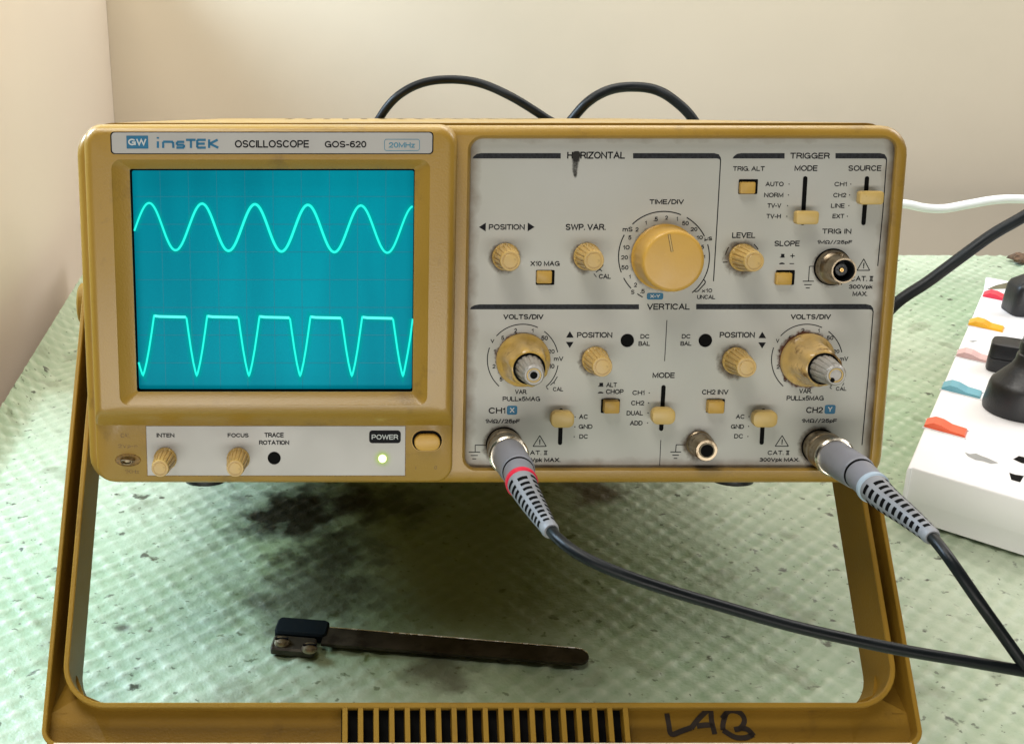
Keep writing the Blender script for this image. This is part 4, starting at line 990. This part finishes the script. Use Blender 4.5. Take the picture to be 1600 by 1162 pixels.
def wall(Pa, Pb, q0, q1, bev=0.35):
    """solid strip between two parallel U paths"""
    n = len(Pa); vs, fs = [], []
    def lerp(a, b, t): return (a[0] + (b[0] - a[0]) * t, a[1] + (b[1] - a[1]) * t)
    for a, b in zip(Pa, Pb):
        for (t, q) in ((0, q1), (0, q0 + bev), (0.2, q0), (0.8, q0), (1, q0 + bev), (1, q1)):
            x, u = lerp(a, b, t); vs.append(H(x, u, q))
    for i in range(n - 1):
        for k in range(6):
            a, b = i * 6 + k, i * 6 + (k + 1) % 6; fs.append((a, a + 6, b + 6, b))
    fs += [tuple(reversed(range(6))), tuple(range((n - 1) * 6, n * 6))]
    return vs, fs
DEP = 27.0
fl = 2.0
# outer and inner U paths need equal counts: same generator
inner = join(wall(upath(IX0, IX1, UI, 14.5), upath(IX0 - fl, IX1 + fl, UI + fl, 16.5), 0, DEP), )
outer = wall(upath(OX0 + 1.7, OX1 - 1.7, UO - 1.6, 5), upath(OX0, OX1, UO, 6.5), 0, DEP)
handle = mk('handle', *join(inner, outer), M['handle'], scope, rel=R, smooth=True)
handle['label'] = 'mustard plastic carrying handle folded down as a stand'
def hbox(x0, x1, u0, u1, q0, q1, name, m, parent=handle, b=0.0):
    v = [H(x, u, q) for q in (q0, q1) for u in (u0, u1) for x in (x0, x1)]
    return mk(name, v, [(0, 2, 3, 1), (4, 5, 7, 6), (0, 1, 5, 4), (2, 6, 7, 3), (0, 4, 6, 2), (1, 3, 7, 5)], m, parent, rel=R)
GX0, GX1 = -2.6, 102.8
def web(x0, x1, u0, u1, q): return [H(x0, u0, q), H(x1, u0, q), H(x1, u1, q), H(x0, u1, q)], [(0, 3, 2, 1)]
# channel floors: deep in the arms, shallow in the cross bar, rising at the corners
for (xa, xb) in ((OX0 + 1, IX0 - 0.6), (IX1 + 0.6, OX1 - 1)):
    mk('arm_web', *join(([H(xa, UT, 20), H(xb, UT, 20), H(xb, 62, 20), H(xa, 62, 20), H(xb, 84, 7.0), H(xa, 84, 7.0)], [(0, 3, 2, 1), (3, 5, 4, 2)])), M['handle'], handle, rel=R)
crn = [(OX0 + 1, 62, 20), (IX0 - 0.6, 62, 20), (IX0 - 0.6, 80, 9), (OX0 + 1, 84, 7), (IX0 + 16, UI + 0.5, 6.4), (OX0 + 1, UO - 1, 6.4), (IX0 + 16, UO - 1, 6.4), (IX0 + 5, 77, 8.0), (IX0, 68, 15)]
def corner(s, name):
    def X(x): return x if s < 0 else IX0 + IX1 - x if False else (OX0 + OX1 - x)
    P = [H(X(x), u, q) for x, u, q in crn]
    f = [(0, 1, 8, 3), (3, 8, 7), (3, 7, 4, 6, 5)]
    mk(name, P, [tuple(reversed(t)) for t in f] if s < 0 else f, M['handle'], handle, rel=R)
corner(-1, 'corner_web'); corner(1, 'corner_web')
mk('bar_web', *web(IX0 + 15.5, GX0 - 0.2, UI + 1, UO - 0.5, 6.4), M['handle'], handle, rel=R)
webr = mk('bar_web', *web(GX1 + 0.2, IX1 - 15.5, UI + 1, UO - 0.5, 6.4), M['handle'], handle, rel=R); webr['label'] = 'web of the handle with LAB written in marker'
hbox(GX0 - 0.2, GX1 + 0.2, UI + 1, UO - 0.5, 5.2, 6.2, 'grip_slot_dark', M['black'])  # black plate added for the darkness seen through the open slots
for k in range(19):
    x = GX0 + 0.05 + k * (GX1 - GX0 - 2.35) / 18
    ln = H(x, 0, 0)
    v = []
    for q in (0.15, 5.6):
        for u in (UI + 1.2, UO - 0.8):
            for xx in ((x + 0.25, x + 2.05) if q < 1 else (x, x + 2.3)): v.append(H(xx, u, q))
    mk('grip_rib', v, [(0, 2, 3, 1), (4, 5, 7, 6), (0, 1, 5, 4), (2, 6, 7, 3), (0, 4, 6, 2), (1, 3, 7, 5)], M['handle'], handle, rel=R)
for s, x in ((-1, IX0), (1, IX1)):                # pivots
    o = mk('pivot', *lathe([(9, 0), (9, 3), (8, 3.8), (0.01, 4)], 32), M['handle'], handle, smooth=True)
    c = H(OX0 if s < 0 else OX1, UT + 6, 14); o.location = ((c[0] - R[0]) / 1000, (c[1] - R[1]) / 1000, (c[2] - R[2]) / 1000); o.rotation_euler = (0, 0, -s * -pi / 2)
    hbox(min(x, x - s * 9), max(x, x - s * 9), UT + 1, UT + 12, 8, 20, 'pivot_axle', M['rubber'])
# marker writing L A B on the web (handle-plane coordinates)
Z8 = zr(960, 860, 2.5)
def Hpx(px, py, q):
    """pixel -> point of the handle plane at depth q"""
    dx, dy = px - PX0, py - PY0
    n = FPX * cos(A) - dy * sin(A); d = dy * cos(A) + FPX * sin(A)     # ray (dx, n, -d)
    # plane: point p0 = H(0,0,q), normal (0,qY,qZ)
    p0 = H(0, 0, q); t = ((p0[1] + DIST) * qY + p0[2] * qZ) / (n * qY - d * qZ)
    return Vector((dx * t, n * t - DIST, -d * t))
def marker(pts, w=0.55):
    P = spline([Hpx(*Z8(*p), 6.2) for p in pts], 5); vs, fs, fa = [], [], []
    for i, p in enumerate(P):
        t = (P[min(i + 1, len(P) - 1)] - P[max(i - 1, 0)]).normalized(); nn = t.cross(Vector((0, qY, qZ))).normalized()
        for c in (-1, 0, 1): vs.append(tuple(p + nn * w * c)); fa.append(1 - 0.55 * abs(c))
    for i in range(len(P) - 1):
        for c in (0, 1): a = i * 3 + c; fs.append((a, a + 3, a + 4, a + 1))
    mk('marker_stroke', vs, fs, M['marker'], webr, rel=R, fall=fa)
for pts in ([(205, 635), (212, 675), (222, 715), (262, 703), (300, 690)], [(300, 692), (330, 655), (372, 620), (380, 665), (392, 715)], [(322, 684), (355, 680), (388, 680)],
            [(437, 632), (425, 672), (424, 700)], [(420, 655), (450, 625), (490, 632), (508, 660), (495, 690), (468, 698)], [(424, 700), (470, 726), (510, 729), (543, 716)], [(487, 690), (520, 697), (545, 722)]):
    marker(pts, 0.95)
# pale lip along the bottom of the bar, its highlight put into the colour
hbox(OX0 + 5, OX1 - 5, UO - 1.4, UO + 0.15, -0.6, 0.4, 'highlight_lip', M['lip'])

# ================================================================== PROBE CABLES
def w(p): return Vector(S2W(p))
def probe(pts_boot, pts_cable, band, name_label, group='probe cables plugged into the front'):
    c0 = w(pts_boot[0])
    root = empty('probe_cable', tuple(c0), label=name_label, cat='cable', group=group)
    path = spline([w(p) for p in pts_boot], 14)
    L_ = [0.0]
    for i in range(1, len(path)): L_.append(L_[-1] + (path[i] - path[i - 1]).length)
    def sub(a, b, n=None):
        """resampled piece of the boot path between lengths a and b"""
        n = n or max(3, int((b - a) / 0.8)); out = []
        for k in range(n + 1):
            s = a + (b - a) * k / n; j = max(i for i in range(len(L_)) if L_[i] <= s + 1e-9); j = min(j, len(L_) - 2)
            t = (s - L_[j]) / max(1e-6, L_[j + 1] - L_[j]); out.append(path[j].lerp(path[j + 1], t))
        return out
    tot = L_[-1]; org = tuple(c0)
    def ringpath(a, b, prof, name, m, parent=root, seg=40):
        """lathe along the path: prof = [(fraction, radius)]"""
        P = sub(a, b, 40); 
        def rad(t):
            for i in range(len(prof) - 1):
                if prof[i][0] <= t <= prof[i + 1][0] + 1e-9:
                    k = (t - prof[i][0]) / max(1e-9, prof[i + 1][0] - prof[i][0]); return prof[i][1] + (prof[i + 1][1] - prof[i][1]) * k
            return prof[-1][1]
        return mk(name, *tube(P, rad, seg), m, parent, rel=org, smooth=True)
    ringpath(5.0, 15, [(0, 6.9), (0.06, 7.15), (0.25, 7.15), (0.3, 6.85), (0.42, 6.85), (0.47, 7.1), (0.85, 7.1), (1, 6.6)], 'bayonet_collar', M['steel'])
    ringpath(15, 17.4, [(0, 6.8), (0.2, 7.5), (0.7, 7.5), (1, 6.9)], 'collar_rim', M['chrome'])
    bt = ringpath(17.0, 37, [(0, 6.45), (0.55, 6.5), (0.85, 6.35), (0.97, 6.2), (1, 5.8)], 'boot', M['boot'])
    ringpath(36.6, 37.8, [(0, 5.75), (1, 5.7)], 'boot_groove', M['black'], bt)
    ringpath(37.6, 49, [(0, 5.3), (0.06, 5.55), (0.9, 5.35), (1, 5.2)], 'boot_sleeve', M['boot'], bt)
    ringpath(48.0, 50.4, [(0, 5.3), (0.2, 5.75), (0.8, 5.75), (1, 5.2)], 'colour_band', M[band])
    r0, r1 = 5.25, 2.75
    rel_ = ringpath(50.0, tot - 1, [(0, r0), (0.9, r1 + 0.1), (0.96, r1 + 0.25), (1, r1 - 0.4)], 'strain_relief', M['relief'])
    # staggered slots, four columns
    P = sub(50.0, tot - 1, 160); fr = frames(P); total = tot - 51
    for c in range(6):
        a0 = c * pi / 3 + 0.26; 
        for k in range(10):
            s0 = 2.0 + k * (total - 5.0) / 10 + (0.0 if c % 2 else (total - 6.5) / 20); vs, fs = [], []
            for i in range(3):
                s = s0 + i * 0.75; f = min(0.999, s / total); p, t, u, v = fr[int(f * 160)]
                rr_ = r0 + (r1 + 0.1 - r0) * min(1, f / 0.9) + 0.09
                for j in range(6):
                    a = a0 - 0.36 + 0.72 * j / 5
                    vs.append(tuple(p + u * (rr_ * cos(a)) + v * (rr_ * sin(a))))
            for i in range(2):
                for j in range(5): a = i * 6 + j; fs.append((a, a + 1, a + 7, a + 6))
            mk('slot', vs, fs, M['black'], rel_, rel=org)
    cab = spline([path[-1] - (path[-1] - path[-2]).normalized() * 4] + [w(p) for p in pts_cable], 14)
    mk('cable_jacket', *tube(cab, 1.9, 18), M['cable'], root, rel=org, smooth=True)
    return root
def Fb(px, py, h0, h):
    """straight out of the panel from the base pixel"""
    q = F(px, py, 0); return (q[0], -h, q[2])
b1 = [Fb(787, 694, 0, 0), Fb(787, 694, 0, 14), Fb(787.5, 694, 0, 26), F(810, 737, 37), F(815, 753.5, 49), F(826, 775, 58), F(842, 801, 69), F(855, 821, 79), F(863, 832, 85)]
probe(b1, [F(872, 841, 89), F(905, 866, 97), F(960, 892, 102), F(1040, 920, 104), F(1130, 947, 104), F(1240, 978, 104), F(1350, 1003, 104), F(1420, 1017, 104), F(1520, 1034, 103), F(1640, 1056, 100), F(1760, 1085, 95)], 'red',
      'black cable with a red-banded grey plug in the left input, sagging to the right edge')
b2 = [Fb(1280, 697, 0, 0), Fb(1280, 697, 0, 14), Fb(1280, 697, 0, 26), F(1343, 740, 37), F(1364, 761, 49), F(1386, 781, 58), F(1417, 805, 69), F(1446, 829, 79), F(1460, 842, 85)]
probe(b2, [F(1467, 851, 88), F(1490, 882, 95), F(1530, 940, 100), F(1570, 996, 101), F(1604, 1043, 102), F(1650, 1100, 101)], 'paleblue',
      'black cable with a pale-banded grey plug in the right input, running steeply down')

# ================================================================== CABLES BEHIND
def cable(name, pts, r, m, label, cat='cable', group=None):
    P = spline([Vector(p) for p in pts], 14); o = P[0]
    q = mk(name, *tube(P, r, 18), m, rel=tuple(o), smooth=True); q.location = o / 1000
    return tag(q, label, cat, group)
yb = 925
cable('power_cable', [(Q(560, 330, yb - 12)), Q(575, 225, yb), Q(595, 182, yb), Q(622, 150, yb), Q(660, 130, yb + 6), Q(706, 124.5, yb + 10), Q(752, 131, yb + 8), Q(800, 152, yb), Q(850, 183, yb - 4), Q(905, 222, yb - 2), Q(940, 300, yb)], 3.1, M['cable'],
      'black cable looping up behind the left half of the oscilloscope', group='black cables looped behind the oscilloscope')
cable('power_cable', [Q(850, 300, yb - 6), Q(868, 225, yb), Q(897, 183, yb), Q(922, 157, yb), Q(952, 141, yb + 5), Q(986, 136, yb + 8), Q(1022, 140, yb + 6), Q(1052, 156, yb), Q(1083, 187, yb - 6), Q(1110, 240, yb - 8), Q(1125, 320, yb)], 3.6, M['cable'],
      'shorter black cable looping up behind the middle of the oscilloscope', group='black cables looped behind the oscilloscope')
cable('mains_cable', [Q(1330, 540, 800), Q(1370, 505, 800), Q(1405, 470, 800), Q(1450, 440, 800), Q(1500, 403, 800), Q(1550, 367, 800), Q(1600, 338, 800), Q(1680, 290, 800)], 3.9, M['cable'],
      'thick black cable slanting up to the right beside the oscilloscope')
cable('mains_cable', [Q(1340, 325, 960), Q(1380, 318, 960), Q(1415, 319, 960), Q(1445, 325, 960), Q(1475, 326, 960), Q(1510, 320, 960), Q(1550, 313, 960), Q(1585, 311, 960), Q(1640, 314, 960), Q(1720, 325, 960)], 3.4, M['whitecable'],
      'white cable crossing the wall at right')

# ================================================================== EXTENSION BOARD AND ITS PLUGS
HP = 30.0
A0, A1 = Vector(T(1411, 729, HP)), Vector(T(1541, 431, HP))
e1 = (A1 - A0).normalized(); LEN = (A1 - A0).length
fr_ = (Vector(T(1600, 789, HP)) - A0).normalized(); e2 = (e1.cross(Vector((0, 0, 1))) * 0.25 + fr_ * 0.80).normalized()
def PB(s, t, z): p = A0 + e1 * s + e2 * t; return (p.x, p.y, z)
board = empty('extension_board', (A0.x, A0.y, 0), label='white extension board with coloured rocker switches along its left side', cat='extension board')
def bring(a, z, r, n=5):
    """rounded outline of the board inset by a at height z"""
    out = []; Wd = 130
    for (cs, ct, a0) in ((a + r, a + r, pi), (a + r, Wd - a - r, pi / 2), (LEN - a - r, Wd - a - r, 0), (LEN - a - r, a + r, -pi / 2)):
        for k in range(n):
            an = a0 - (pi / 2) * k / (n - 1) ; out.append(PB(cs + r * cos(an), ct + r * sin(an), z))
    return out
brel = (A0.x, A0.y, 0)
rings = [bring(2.5, 0.6, 2), bring(0.8, 1.5, 2), bring(0.5, 12, 2), bring(0.3, 12.3, 2), bring(0, HP - 1.6, 2.0), bring(0.3, HP - 0.6, 1.9), bring(0.8, HP - 0.12, 1.8), bring(1.4, HP, 1.6)]
mk('board_body', *loft(rings, True, True), M['white'], board, rel=brel, smooth=True)
def inv(px, py, z):
    p = Vector(T(px, py, z)) - A0; 
    # solve p = s e1 + t e2
    d = e1.x * e2.y - e1.y * e2.x
    return ((p.x * e2.y - p.y * e2.x) / d, (e1.x * p.y - e1.y * p.x) / d)
def pbox(s0, s1, t0, t1, z0, z1): return [PB(s, t, z) for z in (z0, z1) for t in (t0, t1) for s in (s0, s1)], [(0, 1, 3, 2), (4, 6, 7, 5), (0, 4, 5, 1), (2, 3, 7, 6), (0, 2, 6, 4), (1, 5, 7, 3)]
for (px, py, m, lab, wpx) in ((1478, 668, 'sworange', 'orange rocker switch nearest the front', 1.0), (1503, 609, 'swblue', 'light blue rocker switch', 1), (1524, 557, 'swpink', 'faded pink rocker switch', 1),
                              (1541, 508.5, 'swyel', 'yellow rocker switch', 1), (1562, 464, 'swred', 'red rocker switch at the far end', 1)):
    s, t = inv(px, py, HP + 1)
    wt, ws = 10.6, 5.4
    # wedge: high on the left, low on the right, in a thin frame
    v = [PB(s - ws, t - wt, HP - 0.5), PB(s + ws, t - wt, HP - 0.5), PB(s + ws, t + wt, HP - 0.5), PB(s - ws, t + wt, HP - 0.5)]
    prof = [(-1, 1.4), (-0.6, 3.8), (-0.2, 3.6), (0.25, 2.0), (0.95, 1.6), (1.0, 0.3)]
    vs = []
    for k, z in prof:
        for a in (-1, 1): vs.append(PB(s + a * ws * (0.93 if z > 1 else 1), t + k * wt, HP + z))
    n = len(vs); fs = [(2 * i, 2 * i + 1, 2 * i + 3, 2 * i + 2) for i in range(len(prof) - 1)]
    vs += v; fs += [(n, n + 1, 1, 0), (n + 3, n + 2, n - 1, n - 2)[::-1]]
    fs += [tuple([n] + [2 * i for i in range(len(prof))] + [n + 3]), tuple([n + 1] + [2 * i + 1 for i in range(len(prof))] + [n + 2])[::-1]]
    o = mk('rocker_switch', vs, fs, M[m], board, rel=brel); o['label'] = lab
    fv = join(pbox(s - ws - 0.7, s - ws - 0.1, t - wt - 0.8, t + wt + 0.8, HP - 0.5, HP + 0.5), pbox(s + ws + 0.1, s + ws + 0.7, t - wt - 0.8, t + wt + 0.8, HP - 0.5, HP + 0.5))
    mk('switch_frame', *fv, M['white'], o, rel=brel)
def blobpx(name, pts, z, m, parent=board, lab=None):
    vs = [T(x, y, z) for x, y in pts]; o = mk(name, vs, [tuple(range(len(vs)))], M[m], parent, rel=brel)
    if lab: o['label'] = lab
    return o
blobpx('moulded_mark', [(1507, 706), (1515, 709), (1525, 708), (1534, 712), (1545, 716), (1560, 723), (1548, 724), (1536, 720), (1524, 718), (1512, 712)][::-1], HP + 0.12, 'grey')
for q in ([(1583, 717), (1592, 712), (1610, 716), (1610, 726), (1596, 723)], [(1577, 738), (1586, 741), (1600, 743), (1594, 753), (1580, 749)], [(1618, 735), (1630, 738), (1628, 752), (1618, 748)]):
    blobpx('socket_hole', q[::-1], HP + 0.12, 'black')
blobpx('moulded_mark', [(1513, 533), (1521, 531.5), (1528, 532.5), (1520, 534.5)][::-1], HP + 0.12, 'grey')
blobpx('shade_patch', [(1541, 452), (1556, 445.5), (1575, 441), (1604, 439), (1640, 440), (1640, 451), (1600, 450.5)][::-1], HP + 0.15, 'olive', lab='dark olive patch of painted shade at the far end')  # dull shade on the board's end, painted as a flat patch
def screw(px, py, z, r, parent, rel_): pass
# plugs (each stands in the board)
def plug(px, py, prof, label, cord=None, sq=1.0, rot=0.0, mod=None):
    p = T(px, py, HP)
    o = empty('mains_plug', p, label=label, cat='plug', group='black plugs standing in the extension board')
    b = mk('plug_body', *lathe(prof, 40, mod, axis='z'), M['rubber'], o, smooth=True); b.scale = (1, sq, 1); b.rotation_euler = (0, 0, rot)
    if cord:
        top = prof[-1][1]
        P = spline([Vector((0, 0, top - 3))] + [Vector(c) for c in cord], 10)
        mk('cord', *tube(P, 3.6, 14), M['rubber'], o, smooth=True)
    return o
plug(1597, 640, [(20, 0.2), (20.4, 2), (18.9, 14), (18.3, 16.2), (17.0, 17.6), (10.0, 26), (8.6, 29), (8.2, 33), (7.4, 33.6), (7.4, 35), (7.9, 35.6), (7.6, 40), (6.8, 40.6), (6.8, 42), (7.0, 46), (4.4, 48)], 'large round black plug with a conical top, nearest the front', [(0.5, 2, 60), (4, 10, 90), (25, 30, 120), (90, 60, 130)], mod=lambda i, a: 1 + 0.02 * cos(2 * a))
def sqm(i, a): 
    c, s = abs(cos(a)), abs(sin(a)); return 1.0 / ((c ** 5 + s ** 5) ** 0.2)
plug(1575, 577, [(11.8, 0.2), (12.3, 1.5), (12.1, 8), (11.4, 8.4), (11.9, 9.0), (11.7, 15.5), (11.0, 17), (9, 17.7), (0.01, 17.8)], 'small squarish black plug behind the large conical one', None, sq=0.80, rot=-0.5, mod=sqm)
plug(1602, 487, [(13, 0.2), (13.3, 1.5), (13, 10), (12.4, 18), (11, 21), (7, 24), (4.4, 26)], 'black plug at the far end beside the red switch', [(1, 3, 34), (8, 12, 60), (60, 30, 90)], sq=0.85, mod=sqm)

# ================================================================== BLADE UNDER THE INSTRUMENT
bz = 1.2
bl0, bl1 = Vector(T(505, 998, bz)), Vector(T(916, 1031, bz))
bo = empty('saw_blade', tuple(Vector(T(470, 1010, 0))), label='dark steel blade with a black head and two screws lying on the mat', cat='blade')
brl = tuple(Vector(T(470, 1010, 0)))
u1 = (bl1 - bl0).normalized(); u2 = Vector((-u1.y, u1.x, 0)); bw = 6.4
def BL(s, t, z): p = bl0 + u1 * s + u2 * t; return (p.x, p.y, z)
Lb = (bl1 - bl0).length
out = [(0, -bw), (Lb - 4, -bw * 0.86)] + [(Lb - 4 + 5 * sin(pi * k / 8), -bw * 0.86 * cos(pi * k / 8)) for k in range(1, 8)] + [(Lb - 4, bw * 0.86), (0, bw)]
vs = [BL(s, t, 2.0) for s, t in out] + [BL(s, t, 3.2) for s, t in out]; n = len(out)
mk('blade_strip', vs, [tuple(reversed(range(n))), tuple(range(n, 2 * n))] + [(k, (k + 1) % n, (k + 1) % n + n, k + n) for k in range(n)], M['blade'], bo, rel=brl)
eg = [(2, bw), (Lb - 4, bw * 0.86)] + [(Lb - 4 + 5 * sin(pi * k / 8), bw * 0.86 * cos(pi * k / 8)) for k in range(1, 4)]
P = [Vector(BL(s, t, 3.15)) for s, t in eg]
mk('highlight_edge', *tube(P, 0.38, 6), M['bladehighlight'], bo, rel=brl)  # bright tube added as the highlight along the blade's upper edge
def bbox_(s0, s1, t0, t1, z0, z1, name, m, parent=bo, r=2.5):
    ring = lambda a, z: [BL(q[0], q[2], z) for q in rr(s0 + a, s1 - a, t0 + a, t1 - a, max(0.2, r - a), 0, 5)]
    return mk(name, *loft([ring(0, z0), ring(0, z1 - 0.8), ring(0.8, z1)], True, True), m, parent, rel=brl, smooth=True)
bbox_(-21.5, 1.5, -1.5, bw + 4.6, 0.5, 4.0, 'blade_head', M['gasket'])
bbox_(-21, -2, -13, -2.5, 0.5, 3.6, 'head_bracket', M['blade'], r=1.5)
for (s, t) in ((-16.5, -8.5), (-4.0, -11.5)):
    p = BL(s, t, 3.4)
    sc = mk('screw', *lathe([(3.4, 0), (3.4, 0.8), (2.7, 1.9), (1.2, 2.4), (0.01, 2.5)], 24, axis='z'), M['steel'], bo, loc=tuple(Vector(p) - Vector(brl)), smooth=True)
    mk('screw_slot', *box(-2.8, 2.8, -0.4, 0.4, 1.6, 2.62), M['black'], sc)

# crumb at the back of the table
def crumb(px, py, r, label):
    p = T(px, py, 0); vs, fs = lathe([(0.01, 0), (r, r * 0.2), (r * 1.05, r * 0.5), (r * 0.6, r * 0.9), (0.01, r)], 10, lambda i, a: 1 + 0.25 * sin(3 * a + i) + 0.15 * cos(5 * a), axis='z')
    o = mk('crumb', vs, fs, M['crumb'], loc=p); tag(o, label, 'crumb')
crumb(1592, 409, 7.5, 'brown crumb on the mat close to the wall, far right')
